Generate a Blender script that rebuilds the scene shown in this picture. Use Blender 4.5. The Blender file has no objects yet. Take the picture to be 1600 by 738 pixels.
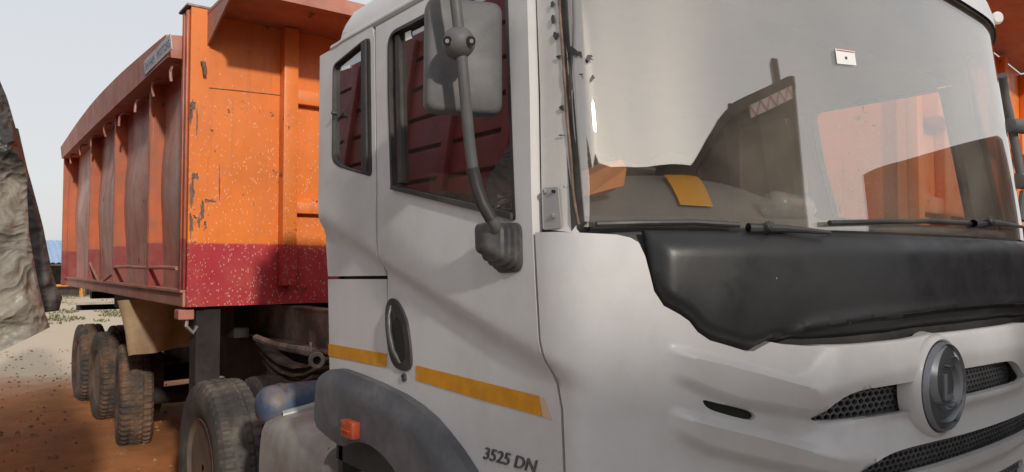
import bpy, bmesh, math, random
from mathutils import Vector, Matrix, noise
from mathutils.geometry import delaunay_2d_cdt
random.seed(7)
R = math.radians
S = bpy.context.scene
COL = S.collection

# ------------------------------------------------------------------ camera, sky, sun, exposure
EYE = 1.68
FPX = 1145.0
YAW = R(37.4)
PIT = math.atan(44.0 / FPX)
cam_d = bpy.data.cameras.new('camera')
cam = bpy.data.objects.new('camera', cam_d)
COL.objects.link(cam)
cam.location = (0, 0, EYE)
cam.rotation_euler = (math.pi / 2 + PIT, 0, -YAW)
cam_d.sensor_width = 36.0
cam_d.lens = 36.0 * FPX / 1600.0
cam_d.clip_start = 0.05
cam_d.clip_end = 3000
S.camera = cam

SUN = Vector((-0.18, -0.90, 0.385)).normalized()
world = bpy.data.worlds.new('World')
S.world = world
world.use_nodes = True
wn, wl = world.node_tree.nodes, world.node_tree.links
sky = wn.new('ShaderNodeTexSky')
sky.sky_type = 'NISHITA'
sky.sun_disc = False
sky.sun_elevation = math.asin(SUN.z)
sky.sun_rotation = math.atan2(SUN.x, SUN.y)
sky.dust_density = 2.0
sky.air_density = 1.3
sky.ozone_density = 1.0
hs = wn.new('ShaderNodeHueSaturation')
hs.inputs['Saturation'].default_value = 0.6
wl.new(sky.outputs[0], hs.inputs['Color'])
hz = wn.new('ShaderNodeMix')            # even haze over the whole sky
hz.data_type = 'RGBA'
hz.inputs[0].default_value = 0.86
wl.new(hs.outputs[0], hz.inputs[6])
hz.inputs[7].default_value = (3.75, 3.78, 3.92, 1)
wl.new(hz.outputs[2], wn['Background'].inputs[0])
wn['Background'].inputs[1].default_value = 0.15
sun_d = bpy.data.lights.new('sun', 'SUN')
sun_d.energy = 2.0
sun_d.angle = R(2.4)
sun_d.color = (1.0, 0.93, 0.83)
sun = bpy.data.objects.new('sun', sun_d)
COL.objects.link(sun)
sun.rotation_euler = SUN.to_track_quat('Z', 'Y').to_euler()
S.view_settings.view_transform = 'Standard'
S.view_settings.look = 'None'
S.view_settings.exposure = 0.30
S.view_settings.gamma = 1.0
S.cycles.max_bounces = 10
S.cycles.transparent_max_bounces = 12
S.cycles.glossy_bounces = 4
S.cycles.use_denoising = True

# ------------------------------------------------------------------ measuring helpers (photo 1600x738)
FW = Vector((math.sin(YAW), math.cos(YAW), 0))
RT = Vector((math.cos(YAW), -math.sin(YAW), 0))
UP = Vector((0, 0, 1))
CP, SP_ = math.cos(PIT), math.sin(PIT)
C_F = FW * CP + UP * SP_
C_U = UP * CP - FW * SP_
ORG = Vector((0, 0, EYE))


def ray(px, py):
    return C_F + RT * ((px - 800) / FPX) + C_U * ((369 - py) / FPX)


def at(px, py, X=None, Y=None, Z=None):
    d = ray(px, py)
    if X is not None:
        k = X / d.x
    elif Y is not None:
        k = Y / d.y
    else:
        k = (Z - EYE) / d.z
    return ORG + d * k


def proj(P):
    v = Vector(P) - ORG
    w = v.dot(C_F)
    if w < 1e-4:
        return (1e6, 1e6)
    return (800 + FPX * v.dot(RT) / w, 369 - FPX * v.dot(C_U) / w)


def inv(f, px, py, ra, rb, n=36):
    """parameters (a, b) of surface f seen at a pixel"""
    best = None
    for i in range(n + 1):
        a = ra[0] + (ra[1] - ra[0]) * i / n
        for j in range(13):
            b = rb[0] + (rb[1] - rb[0]) * j / 12
            q = proj(f(a, b))
            e = (q[0] - px) ** 2 + (q[1] - py) ** 2
            if best is None or e < best[0]:
                best = (e, a, b)
    _, a, b = best
    for _ in range(14):
        q = proj(f(a, b))
        h = 1e-4
        qa, qb = proj(f(a + h, b)), proj(f(a, b + h))
        j11, j21 = (qa[0] - q[0]) / h, (qa[1] - q[1]) / h
        j12, j22 = (qb[0] - q[0]) / h, (qb[1] - q[1]) / h
        det = j11 * j22 - j12 * j21
        if abs(det) < 1e-9:
            break
        ex, ey = px - q[0], py - q[1]
        da = (ex * j22 - ey * j12) / det
        db = (ey * j11 - ex * j21) / det
        m = max(abs(da), abs(db))
        if m > 0.15:
            da, db = da * 0.15 / m, db * 0.15 / m
        a += da
        b += db
        if m < 1e-5:
            break
    return (a, b)


def smooth01(x):
    x = max(0.0, min(1.0, x))
    return x * x * (3 - 2 * x)


def interp(pts, x):
    if x <= pts[0][0]:
        return pts[0][1]
    for (x0, y0), (x1, y1) in zip(pts, pts[1:]):
        if x <= x1:
            return y0 + (y1 - y0) * (x - x0) / (x1 - x0 + 1e-12)
    return pts[-1][1]


# ------------------------------------------------------------------ materials
MATS = {}


def ramp(nt, fac, a, b):
    n = nt.nodes.new('ShaderNodeMapRange')
    n.interpolation_type = 'SMOOTHSTEP'
    n.inputs[1].default_value = a
    n.inputs[2].default_value = b
    nt.links.new(fac, n.inputs[0])
    return n.outputs[0]


def mixc(nt, fac, c1, c2):
    n = nt.nodes.new('ShaderNodeMix')
    n.data_type = 'RGBA'
    if isinstance(fac, (int, float)):
        n.inputs[0].default_value = fac
    else:
        nt.links.new(fac, n.inputs[0])
    for s, c in ((6, c1), (7, c2)):
        if isinstance(c, tuple):
            n.inputs[s].default_value = (*c, 1)
        else:
            nt.links.new(c, n.inputs[s])
    return n.outputs[2]


def mth(nt, op, a, b):
    n = nt.nodes.new('ShaderNodeMath')
    n.operation = op
    for i, v in enumerate((a, b)):
        if isinstance(v, (int, float)):
            n.inputs[i].default_value = v
        else:
            nt.links.new(v, n.inputs[i])
    return n.outputs[0]


def noi(nt, pos, scale, detail=4, rough=0.6, stretch=None, off=0.0):
    if stretch or off:
        m = nt.nodes.new('ShaderNodeMapping')
        if stretch:
            m.inputs['Scale'].default_value = stretch
        m.inputs['Location'].default_value = (off, off * 1.7, off * 0.6)
        nt.links.new(pos, m.inputs[0])
        pos = m.outputs[0]
    n = nt.nodes.new('ShaderNodeTexNoise')
    n.inputs['Scale'].default_value = scale
    n.inputs['Detail'].default_value = detail
    n.inputs['Roughness'].default_value = rough
    nt.links.new(pos, n.inputs['Vector'])
    return n.outputs['Fac']


def pmat(name, base, rough=0.5, metal=0.0, var=0.2, vscale=3.0, dirt=None, chips=None, bump=0.0, bscale=60,
         coat=0.0, speck=None, zsplit=None, streak=None, spec=0.5, rvar=0.1, layers=(), crumple=0.0):
    m = bpy.data.materials.new(name)
    m.use_nodes = True
    nt = m.node_tree
    b = nt.nodes['Principled BSDF']
    pos = nt.nodes.new('ShaderNodeNewGeometry').outputs['Position']
    col = None
    if zsplit:
        z0, c2, wob = zsplit
        sx = nt.nodes.new('ShaderNodeSeparateXYZ')
        nt.links.new(pos, sx.inputs[0])
        zz = mth(nt, 'ADD', sx.outputs[2], mth(nt, 'MULTIPLY', mth(nt, 'SUBTRACT', noi(nt, pos, 5, 5), 0.5), wob))
        col = mixc(nt, ramp(nt, zz, z0 - 0.008, z0 + 0.008), c2, base)
    dark = tuple(c * (1 - var) for c in base)
    lite = tuple(min(1, c * (1 + var)) for c in base)
    vn = noi(nt, pos, vscale, 6, 0.65)
    if col is None:
        col = mixc(nt, ramp(nt, vn, 0.3, 0.7), dark, lite)
    else:
        hv = nt.nodes.new('ShaderNodeHueSaturation')
        nt.links.new(col, hv.inputs['Color'])
        v = nt.nodes.new('ShaderNodeMapRange')
        v.inputs[1].default_value, v.inputs[2].default_value = 0.3, 0.7
        v.inputs[3].default_value, v.inputs[4].default_value = 1 - var, 1 + var
        nt.links.new(vn, v.inputs[0])
        nt.links.new(v.outputs[0], hv.inputs['Value'])
        col = hv.outputs[0]
    if streak:
        c, amt, sc = streak
        f = noi(nt, pos, sc, 5, 0.6, (1, 1, 0.08), 3.1)
        col = mixc(nt, mth(nt, 'MULTIPLY', ramp(nt, f, 0.5, 0.72), amt), col, c)
    if dirt:
        c, amt, sc = dirt
        f = noi(nt, pos, sc, 8, 0.7, None, 5.3)
        col = mixc(nt, mth(nt, 'MULTIPLY', ramp(nt, f, 0.4, 0.72), amt), col, c)
    for fn in layers:
        col = fn(nt, pos, col)
    if speck:
        c, sc, th, zfade = speck
        vo = nt.nodes.new('ShaderNodeTexVoronoi')
        vo.inputs['Scale'].default_value = sc
        mp = nt.nodes.new('ShaderNodeMapping')
        mp.inputs['Scale'].default_value = (1, 1, 0.6)
        nt.links.new(pos, mp.inputs[0])
        nt.links.new(mp.outputs[0], vo.inputs['Vector'])
        vo.inputs['Randomness'].default_value = 1.0
        sx = nt.nodes.new('ShaderNodeSeparateXYZ')
        nt.links.new(pos, sx.inputs[0])
        dens = nt.nodes.new('ShaderNodeMapRange')
        dens.inputs[1].default_value, dens.inputs[2].default_value = zfade
        dens.inputs[3].default_value, dens.inputs[4].default_value = 1.0, 0.0
        nt.links.new(sx.outputs[2], dens.inputs[0])
        sc3 = nt.nodes.new('ShaderNodeSeparateColor')
        nt.links.new(vo.outputs['Color'], sc3.inputs[0])
        pn = noi(nt, pos, 4, 3, 0.5, None, 9)
        keep = mth(nt, 'LESS_THAN', sc3.outputs[0], mth(nt, 'MULTIPLY', dens.outputs[0], mth(nt, 'MULTIPLY', pn, 0.95)))
        size = mth(nt, 'MULTIPLY', mth(nt, 'ADD', sc3.outputs[1], 0.5), th)
        near = mth(nt, 'LESS_THAN', vo.outputs['Distance'], size)
        col = mixc(nt, mth(nt, 'MULTIPLY', mth(nt, 'MULTIPLY', keep, near), 0.45), col, c)
    if chips:
        c, lo, sc = chips
        f = noi(nt, pos, sc, 7, 0.7, None, 1.7)
        f2 = noi(nt, pos, sc * 0.22, 3, 0.5, None, 7.7)
        ff = mth(nt, 'ADD', f, mth(nt, 'MULTIPLY', mth(nt, 'SUBTRACT', f2, 0.5), 0.55))
        col = mixc(nt, ramp(nt, ff, lo, lo + 0.025), col, c)
    nt.links.new(col, b.inputs['Base Color'])
    b.inputs['Metallic'].default_value = metal
    b.inputs['Specular IOR Level'].default_value = spec
    if coat:
        b.inputs['Coat Weight'].default_value = coat
        b.inputs['Coat Roughness'].default_value = 0.08
    rn = nt.nodes.new('ShaderNodeMapRange')
    rn.inputs[1].default_value, rn.inputs[2].default_value = 0.3, 0.7
    rn.inputs[3].default_value, rn.inputs[4].default_value = max(0.02, rough - rvar), min(1, rough + rvar)
    nt.links.new(noi(nt, pos, vscale * 2.3, 5, 0.6, None, 2.2), rn.inputs[0])
    nt.links.new(rn.outputs[0], b.inputs['Roughness'])
    if bump:
        bp = nt.nodes.new('ShaderNodeBump')
        bp.inputs['Strength'].default_value = bump
        bp.inputs['Distance'].default_value = 0.01
        hgt = noi(nt, pos, bscale, 6, 0.65)
        if crumple:
            bp.inputs['Distance'].default_value = 0.03
            wn_ = nt.nodes.new('ShaderNodeTexNoise')
            wn_.inputs['Scale'].default_value = 5
            nt.links.new(pos, wn_.inputs['Vector'])
            va = nt.nodes.new('ShaderNodeVectorMath')
            va.operation = 'MULTIPLY_ADD'
            nt.links.new(wn_.outputs['Color'], va.inputs[0])
            va.inputs[1].default_value = (0.22, 0.22, 0.22)
            nt.links.new(pos, va.inputs[2])
            hgt = mth(nt, 'MULTIPLY', hgt, 0.15)
            for sc_, w_ in ((5, 1.0), (11, 0.6), (24, 0.35)):
                vv = nt.nodes.new('ShaderNodeTexVoronoi')
                vv.inputs['Scale'].default_value = sc_
                mm = nt.nodes.new('ShaderNodeMapping')
                mm.inputs['Scale'].default_value = (0.8, 0.8, 1.5)
                nt.links.new(va.outputs[0], mm.inputs[0])
                nt.links.new(mm.outputs[0], vv.inputs['Vector'])
                hgt = mth(nt, 'ADD', hgt, mth(nt, 'MULTIPLY', vv.outputs['Distance'], w_ * crumple))
        nt.links.new(hgt, bp.inputs['Height'])
        nt.links.new(bp.outputs[0], b.inputs['Normal'])
    MATS[name] = m
    return m


def glass(name, tint, refl, gloss_col=(1, 1, 1), dust=(0.5, 0.47, 0.43), dustamt=0.08, rough=0.0, wav=0.0):
    m = bpy.data.materials.new(name)
    m.use_nodes = True
    nt = m.node_tree
    nt.nodes.remove(nt.nodes['Principled BSDF'])
    out = nt.nodes['Material Output']
    tr = nt.nodes.new('ShaderNodeBsdfTransparent')
    tr.inputs[0].default_value = (*tint, 1)
    gl = nt.nodes.new('ShaderNodeBsdfGlossy')
    gl.inputs['Color'].default_value = (*gloss_col, 1)
    gl.inputs['Roughness'].default_value = rough
    df = nt.nodes.new('ShaderNodeBsdfDiffuse')
    df.inputs[0].default_value = (*dust, 1)
    fr = nt.nodes.new('ShaderNodeFresnel')
    bf = nt.nodes.new('ShaderNodeNewGeometry').outputs['Backfacing']
    nt.links.new(mth(nt, 'ADD', 1.5, mth(nt, 'MULTIPLY', bf, 1 / 1.5 - 1.5)), fr.inputs['IOR'])
    f2 = mth(nt, 'ADD', mth(nt, 'MULTIPLY', fr.outputs[0], 1.2), refl)
    f2 = mth(nt, 'MINIMUM', f2, 1.0)
    mx = nt.nodes.new('ShaderNodeMixShader')
    nt.links.new(f2, mx.inputs[0])
    nt.links.new(tr.outputs[0], mx.inputs[1])
    nt.links.new(gl.outputs[0], mx.inputs[2])
    pos = nt.nodes.new('ShaderNodeNewGeometry').outputs['Position']
    dn = noi(nt, pos, 2.5, 6, 0.6)
    da = mth(nt, 'MULTIPLY', ramp(nt, dn, 0.2, 0.9), dustamt * 1.6)
    mx2 = nt.nodes.new('ShaderNodeMixShader')
    nt.links.new(da, mx2.inputs[0])
    nt.links.new(mx.outputs[0], mx2.inputs[1])
    nt.links.new(df.outputs[0], mx2.inputs[2])
    nt.links.new(mx2.outputs[0], out.inputs['Surface'])
    if wav:
        bp = nt.nodes.new('ShaderNodeBump')
        bp.inputs['Strength'].default_value = wav
        bp.inputs['Distance'].default_value = 0.02
        nt.links.new(noi(nt, pos, 1.6, 2, 0.4), bp.inputs['Height'])
        nt.links.new(bp.outputs[0], gl.inputs['Normal'])
    MATS[name] = m
    return m


ORANGE = (0.78, 0.20, 0.028)
RED = (0.44, 0.030, 0.045)
RUST = (0.10, 0.055, 0.035)
pmat('white_paint', (0.595, 0.585, 0.585), 0.40, var=0.04, vscale=1.5, dirt=((0.36, 0.33, 0.29), 0.36, 2.2), coat=0.12, bump=0.02, bscale=6,
     streak=((0.45, 0.40, 0.34), 0.12, 9))
pmat('pillar_paint', (0.60, 0.585, 0.55), 0.4, var=0.05, dirt=((0.36, 0.30, 0.24), 0.25, 5), chips=((0.10, 0.07, 0.05), 0.71, 20), bump=0.1, bscale=30)
pmat('front_wall_paint', ORANGE, 0.42, var=0.12, vscale=2.0, zsplit=(1.805, RED, 0.02), dirt=((0.50, 0.17, 0.075), 0.35, 2.5),
     speck=((0.80, 0.60, 0.42), 110, 0.30, (1.3, 3.0)), chips=(RUST, 0.67, 26), bump=0.12, bscale=18,
     streak=((0.30, 0.10, 0.04), 0.25, 14))
pmat('bin_paint', (0.50, 0.115, 0.035), 0.5, var=0.2, vscale=3.0, zsplit=(1.83, (0.25, 0.022, 0.025), 0.03),
     dirt=((0.26, 0.12, 0.08), 0.75, 3), chips=(RUST, 0.70, 14), bump=0.15, bscale=20, streak=((0.22, 0.10, 0.07), 0.5, 10))
pmat('rail_paint', (0.44, 0.17, 0.115), 0.6, var=0.2, dirt=((0.48, 0.30, 0.245), 0.8, 2.5), chips=(RUST, 0.69, 14), bump=0.15, bscale=20)
pmat('side_panel_paint', (0.52, 0.25, 0.19), 0.55, var=0.25, vscale=2.0, dirt=((0.70, 0.54, 0.48), 0.9, 1.1),
     streak=((0.12, 0.05, 0.04), 0.6, 7), chips=((0.06, 0.035, 0.03), 0.68, 9), bump=0.25, bscale=9)
pmat('black_vinyl', (0.012, 0.012, 0.0135), 0.44, var=0.25, vscale=4, dirt=((0.06, 0.06, 0.06), 0.10, 2.0), bump=0.12, bscale=5,
     speck=((0.4, 0.4, 0.38), 14, 0.05, (5, 6)))
pmat('black_plastic', (0.03, 0.03, 0.031), 0.55, var=0.3, dirt=((0.16, 0.14, 0.12), 0.3, 4), bump=0.05)
pmat('grey_plastic', (0.085, 0.085, 0.09), 0.55, var=0.15, vscale=3, dirt=((0.23, 0.20, 0.17), 0.4, 4), bump=0.06, bscale=90)
pmat('boot_rubber', (0.05, 0.05, 0.052), 0.55, var=0.25, vscale=14, dirt=((0.22, 0.20, 0.18), 0.4, 12))
pmat('handle_black', (0.04, 0.04, 0.043), 0.38, var=0.25, vscale=15, dirt=((0.18, 0.16, 0.14), 0.25, 9))
pmat('fender_plastic', (0.075, 0.078, 0.09), 0.6, var=0.15, dirt=((0.26, 0.24, 0.22), 0.45, 2.5), bump=0.1, bscale=40)
pmat('rubber_seal', (0.022, 0.021, 0.021), 0.5, var=0.3, dirt=((0.14, 0.11, 0.09), 0.35, 6))
pmat('dark_gap', (0.012, 0.012, 0.012), 0.8)
pmat('interior_trim', (0.36, 0.33, 0.29), 0.8, var=0.1)
pmat('interior_dark', (0.05, 0.048, 0.046), 0.85, var=0.1)
pmat('dash_plastic', (0.22, 0.215, 0.21), 0.6, var=0.12, dirt=((0.36, 0.33, 0.29), 0.5, 3), bump=0.05, bscale=120)
pmat('seat_fabric', (0.24, 0.17, 0.12), 0.9, var=0.2)
pmat('stripe_yellow', (0.62, 0.27, 0.02), 0.35, var=0.10, vscale=30, dirt=((0.35, 0.18, 0.06), 0.3, 14))
pmat('stripe_faded', (0.62, 0.42, 0.28), 0.4, var=0.1)
pmat('letter_grey', (0.10, 0.095, 0.10), 0.4, var=0.2, vscale=20)
pmat('emblem_chrome', (0.24, 0.25, 0.27), 0.42, metal=0.5, var=0.1, dirt=((0.2, 0.18, 0.16), 0.4, 9))
pmat('emblem_dark', (0.055, 0.057, 0.065), 0.42, metal=0.0, var=0.15, dirt=((0.14, 0.13, 0.12), 0.4, 8))
pmat('mesh_grey', (0.11, 0.11, 0.115), 0.5, var=0.2, vscale=8)
pmat('tyre_rubber', (0.05, 0.044, 0.040), 0.85, var=0.25, dirt=((0.27, 0.155, 0.09), 0.9, 3.0), bump=0.3, bscale=50)
pmat('tyre_grey', (0.06, 0.058, 0.055), 0.85, var=0.25, dirt=((0.20, 0.165, 0.13), 0.7, 3.5), bump=0.3, bscale=50)
pmat('rim_steel', (0.17, 0.13, 0.10), 0.7, metal=0.2, var=0.3, dirt=((0.25, 0.15, 0.09), 0.7, 5))
pmat('chassis_steel', (0.09, 0.07, 0.06), 0.75, var=0.3, dirt=((0.45, 0.36, 0.28), 0.85, 3), bump=0.25, bscale=30)
pmat('chassis_dark', (0.022, 0.018, 0.017), 0.85, var=0.3, dirt=((0.07, 0.05, 0.04), 0.6, 4), bump=0.2)
pmat('tan_canvas', (0.46, 0.33, 0.20), 0.85, var=0.15, vscale=3, dirt=((0.25, 0.17, 0.11), 0.6, 4), bump=0.2, bscale=25)
pmat('tank_grey', (0.36, 0.34, 0.32), 0.6, var=0.12, dirt=((0.20, 0.15, 0.11), 0.6, 4), chips=((0.08, 0.06, 0.05), 0.70, 18), bump=0.15)
pmat('tank_blue', (0.055, 0.09, 0.17), 0.55, var=0.2, dirt=((0.20, 0.155, 0.12), 0.95, 9), bump=0.2)
pmat('bare_metal', (0.42, 0.40, 0.38), 0.4, metal=0.7, var=0.15)
pmat('plate_metal', (0.36, 0.36, 0.36), 0.5, metal=0.2, var=0.12, dirt=((0.3, 0.26, 0.2), 0.4, 8))
pmat('rust_pitted', (0.17, 0.11, 0.08), 0.8, var=0.4, vscale=20, bump=0.4, bscale=50)
pmat('board_white', (0.62, 0.64, 0.66), 0.5, var=0.06, dirt=((0.42, 0.34, 0.30), 0.5, 8))
pmat('board_text', (0.12, 0.22, 0.36), 0.5, var=0.2, vscale=20)
pmat('reflector_orange', (0.48, 0.085, 0.03), 0.3, var=0.15, vscale=30, coat=0.5)
pmat('lamp_white', (0.75, 0.72, 0.66), 0.3)
pmat('sheet_orange', (0.95, 0.43, 0.02), 0.45, var=0.05)
pmat('box_orange', (0.88, 0.29, 0.06), 0.6, var=0.08, bump=0.05)
pmat('sticker_white', (0.8, 0.79, 0.76), 0.5, var=0.03)
pmat('sticker_red', (0.55, 0.10, 0.08), 0.5)
pmat('lorry_red', (0.30, 0.022, 0.020), 0.45, var=0.2, vscale=2, dirt=((0.12, 0.05, 0.04), 0.5, 3), chips=((0.05, 0.03, 0.03), 0.70, 10))
pmat('lorry_band', (0.12, 0.035, 0.03), 0.6, var=0.3)
pmat('hinge_blue', (0.05, 0.12, 0.24), 0.5, var=0.2)
pmat('hinge_dark', (0.05, 0.055, 0.06), 0.5, var=0.2)
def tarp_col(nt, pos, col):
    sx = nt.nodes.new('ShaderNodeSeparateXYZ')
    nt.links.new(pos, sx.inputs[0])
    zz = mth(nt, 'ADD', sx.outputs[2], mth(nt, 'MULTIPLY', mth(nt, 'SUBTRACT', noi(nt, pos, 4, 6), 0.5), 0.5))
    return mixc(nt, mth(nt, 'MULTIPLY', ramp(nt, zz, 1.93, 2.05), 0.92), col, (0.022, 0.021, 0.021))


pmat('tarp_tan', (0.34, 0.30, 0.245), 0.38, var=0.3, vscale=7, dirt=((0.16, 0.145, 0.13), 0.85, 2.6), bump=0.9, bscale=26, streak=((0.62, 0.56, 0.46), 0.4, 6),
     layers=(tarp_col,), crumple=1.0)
pmat('tarp_grey', (0.06, 0.053, 0.052), 0.6, var=0.25, vscale=3, dirt=((0.16, 0.13, 0.11), 0.5, 5), bump=0.7, bscale=14, crumple=0.8)
pmat('roof_blue', (0.30, 0.42, 0.60), 0.5, var=0.1)
pmat('shed_wall', (0.06, 0.055, 0.05), 0.85, var=0.3)
pmat('frame_orange', (0.70, 0.27, 0.03), 0.5)
pmat('bike_silver', (0.55, 0.55, 0.56), 0.35, metal=0.4, var=0.1)
pmat('dark_bin', (0.055, 0.03, 0.025), 0.6, var=0.2, vscale=2, dirt=((0.05, 0.04, 0.035), 0.5, 3))
pmat('tape_white', (0.75, 0.70, 0.68), 0.4)
pmat('tape_red', (0.5, 0.05, 0.04), 0.4)
pmat('leaf_green', (0.10, 0.115, 0.035), 0.8, var=0.3, vscale=1.0)
glass('windscreen_glass', (0.97, 0.97, 0.96), 0.195, gloss_col=(1.0, 0.965, 0.92), dust=(0.66, 0.58, 0.48), dustamt=0.07)
glass('door_glass', (0.50, 0.48, 0.48), 0.20, dust=(0.40, 0.33, 0.30), dustamt=0.05)
glass('bottle_clear', (0.93, 0.95, 0.95), 0.14, dust=(0.8, 0.8, 0.8), dustamt=0.38, rough=0.08)


# ------------------------------------------------------------------ object helpers
WORLD_LOC = {}


def link(o, parent=None, loc=None):
    COL.objects.link(o)
    if parent is not None:
        o.parent = parent
        o.location = Vector(loc) - WORLD_LOC[parent]
    else:
        o.location = loc
    WORLD_LOC[o] = Vector(loc)


def mesh(name, verts, faces, mat, parent=None, smooth=False, mids=None, sharp=None):
    """verts in world coordinates; one object with its origin at its own centre"""
    vs = [Vector(v) for v in verts]
    lo = Vector((min(v.x for v in vs), min(v.y for v in vs), min(v.z for v in vs)))
    hi = Vector((max(v.x for v in vs), max(v.y for v in vs), max(v.z for v in vs)))
    c = (lo + hi) / 2
    if parent is None:
        c.z = lo.z
    me = bpy.data.meshes.new(name)
    me.from_pydata([v - c for v in vs], [], faces)
    bm = bmesh.new()
    bm.from_mesh(me)
    bmesh.ops.recalc_face_normals(bm, faces=bm.faces)
    bm.to_mesh(me)
    bm.free()
    for m in (mat if isinstance(mat, (list, tuple)) else [mat]):
        me.materials.append(MATS[m])
    if mids:
        for p, i in zip(me.polygons, mids):
            p.material_index = i
    if smooth:
        for p in me.polygons:
            p.use_smooth = True
        if sharp:
            me.set_sharp_from_angle(angle=R(sharp))
    o = bpy.data.objects.new(name, me)
    link(o, parent, c)
    return o


class MB:
    """collects shapes into one mesh"""

    def __init__(self):
        self.v, self.f, self.m = [], [], []

    def add(self, vs, fs, mi=0):
        k = len(self.v)
        self.v += [Vector(v) for v in vs]
        self.f += [tuple(i + k for i in f) for f in fs]
        self.m += [mi] * len(fs)
        return self

    def box(self, x0, x1, y0, y1, z0, z1, mi=0, M=None, bev=0.0):
        if bev:
            bm = bmesh.new()
            bmesh.ops.create_cube(bm, size=1)
            for v in bm.verts:
                v.co = Vector(((x0 + x1) / 2 + v.co.x * (x1 - x0), (y0 + y1) / 2 + v.co.y * (y1 - y0), (z0 + z1) / 2 + v.co.z * (z1 - z0)))
            bmesh.ops.bevel(bm, geom=bm.edges[:], offset=bev, segments=2, affect='EDGES', profile=0.6)
            bm.verts.index_update()
            vs = [v.co.copy() for v in bm.verts]
            fs = [tuple(v.index for v in f.verts) for f in bm.faces]
            bm.free()
        else:
            vs = [Vector((x, y, z)) for x in (x0, x1) for y in (y0, y1) for z in (z0, z1)]
            fs = [(0, 1, 3, 2), (4, 6, 7, 5), (0, 4, 5, 1), (2, 3, 7, 6), (0, 2, 6, 4), (1, 5, 7, 3)]
        if M is not None:
            vs = [M @ v for v in vs]
        return self.add(vs, fs, mi)

    def prism(self, poly, d, mi=0):
        """poly: list of 3D points, extruded by vector d"""
        n = len(poly)
        d = Vector(d)
        vs = [Vector(p) for p in poly] + [Vector(p) + d for p in poly]
        fs = [tuple(range(n)), tuple(range(2 * n - 1, n - 1, -1))]
        fs += [(i, (i + 1) % n, n + (i + 1) % n, n + i) for i in range(n)]
        return self.add(vs, fs, mi)

    def tube(self, pts, r, n=10, mi=0, caps=True):
        pts = [Vector(p) for p in pts]
        rs = r if isinstance(r, (list, tuple)) else [r] * len(pts)
        vs, fs = [], []
        ref = None
        for i, p in enumerate(pts):
            t = (pts[min(i + 1, len(pts) - 1)] - pts[max(i - 1, 0)]).normalized()
            if ref is None:
                ref = t.cross(Vector((0.31, 0.52, 0.79))).normalized()
            a = (ref - t * ref.dot(t)).normalized()
            ref = a
            b = t.cross(a)
            for k in range(n):
                q = 2 * math.pi * k / n
                vs.append(p + (a * math.cos(q) + b * math.sin(q)) * rs[i])
        for i in range(len(pts) - 1):
            for k in range(n):
                fs.append((i * n + k, i * n + (k + 1) % n, (i + 1) * n + (k + 1) % n, (i + 1) * n + k))
        if caps:
            fs.append(tuple(range(n - 1, -1, -1)))
            fs.append(tuple((len(pts) - 1) * n + k for k in range(n)))
        return self.add(vs, fs, mi)

    def lathe(self, prof, c, axis, n=32, mi=0, ref=None, close=False):
        """prof: (along axis, radius)"""
        ax = Vector(axis).normalized()
        a = ax.cross(Vector((0.2, 0.3, 0.9))).normalized()
        b = ax.cross(a)
        vs, fs = [], []
        for h, r in prof:
            for k in range(n):
                q = 2 * math.pi * k / n
                vs.append(Vector(c) + ax * h + (a * math.cos(q) + b * math.sin(q)) * r)
        m = len(prof)
        for i in range(m - 1 if not close else m):
            j = (i + 1) % m
            for k in range(n):
                fs.append((i * n + k, i * n + (k + 1) % n, j * n + (k + 1) % n, j * n + k))
        if not close:
            fs.append(tuple(range(n)))
            fs.append(tuple((m - 1) * n + k for k in range(n - 1, -1, -1)))
        return self.add(vs, fs, mi)

    def build(self, name, mat, parent=None, smooth=False, sharp=35):
        return mesh(name, self.v, self.f, mat, parent, smooth, self.m, sharp)


def thing(name, label, cat, loc, group=None):
    o = bpy.data.objects.new(name, None)
    link(o, None, loc)
    o.empty_display_size = 0.2
    return tag(o, label, cat, group)


def tag(o, label=None, cat=None, group=None, kind=None):
    for k, v in (('label', label), ('category', cat), ('group', group), ('kind', kind)):
        if v:
            o[k] = v
    return o


def copy_part(o, parent, loc, rot=None, deep=True):
    c = o.copy()
    COL.objects.link(c)
    c.parent = parent
    c.location = Vector(loc) - WORLD_LOC[parent]
    WORLD_LOC[c] = Vector(loc)
    if rot:
        c.rotation_euler = rot
    if deep:
        for ch in list(o.children):
            d = ch.copy()
            COL.objects.link(d)
            d.parent = c
            WORLD_LOC[d] = WORLD_LOC[c] + Vector(d.location)
    return c


def chaikin(pts, it=2, closed=True):
    for _ in range(it):
        q = []
        n = len(pts)
        rng = range(n) if closed else range(n - 1)
        if not closed:
            q.append(pts[0])
        for i in rng:
            a, b = Vector(pts[i]), Vector(pts[(i + 1) % n])
            q += [a * 0.75 + b * 0.25, a * 0.25 + b * 0.75]
        if not closed:
            q.append(pts[-1])
        pts = [tuple(p) for p in q]
    return pts


def fillet(pts, r):
    """round the corners of a closed 2D loop; r one number or one per corner"""
    out = []
    n = len(pts)
    for i in range(n):
        p0, p, p1 = Vector(pts[i - 1]), Vector(pts[i]), Vector(pts[(i + 1) % n])
        rr = r[i] if isinstance(r, (list, tuple)) else r
        if rr <= 0:
            out.append(tuple(p))
            continue
        a, b = p0 - p, p1 - p
        k = min(rr, a.length * 0.48, b.length * 0.48)
        A, B = p + a.normalized() * k, p + b.normalized() * k
        for j in range(7):
            t = j / 6
            out.append(tuple(A * (1 - t) ** 2 + p * 2 * t * (1 - t) + B * t ** 2))
    return out


def resample(loop, sp):
    out = []
    n = len(loop)
    for i in range(n):
        a, b = Vector(loop[i]), Vector(loop[(i + 1) % n])
        k = max(1, int((b - a).length / sp))
        out += [tuple(a.lerp(b, j / k)) for j in range(k)]
    return out


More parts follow.
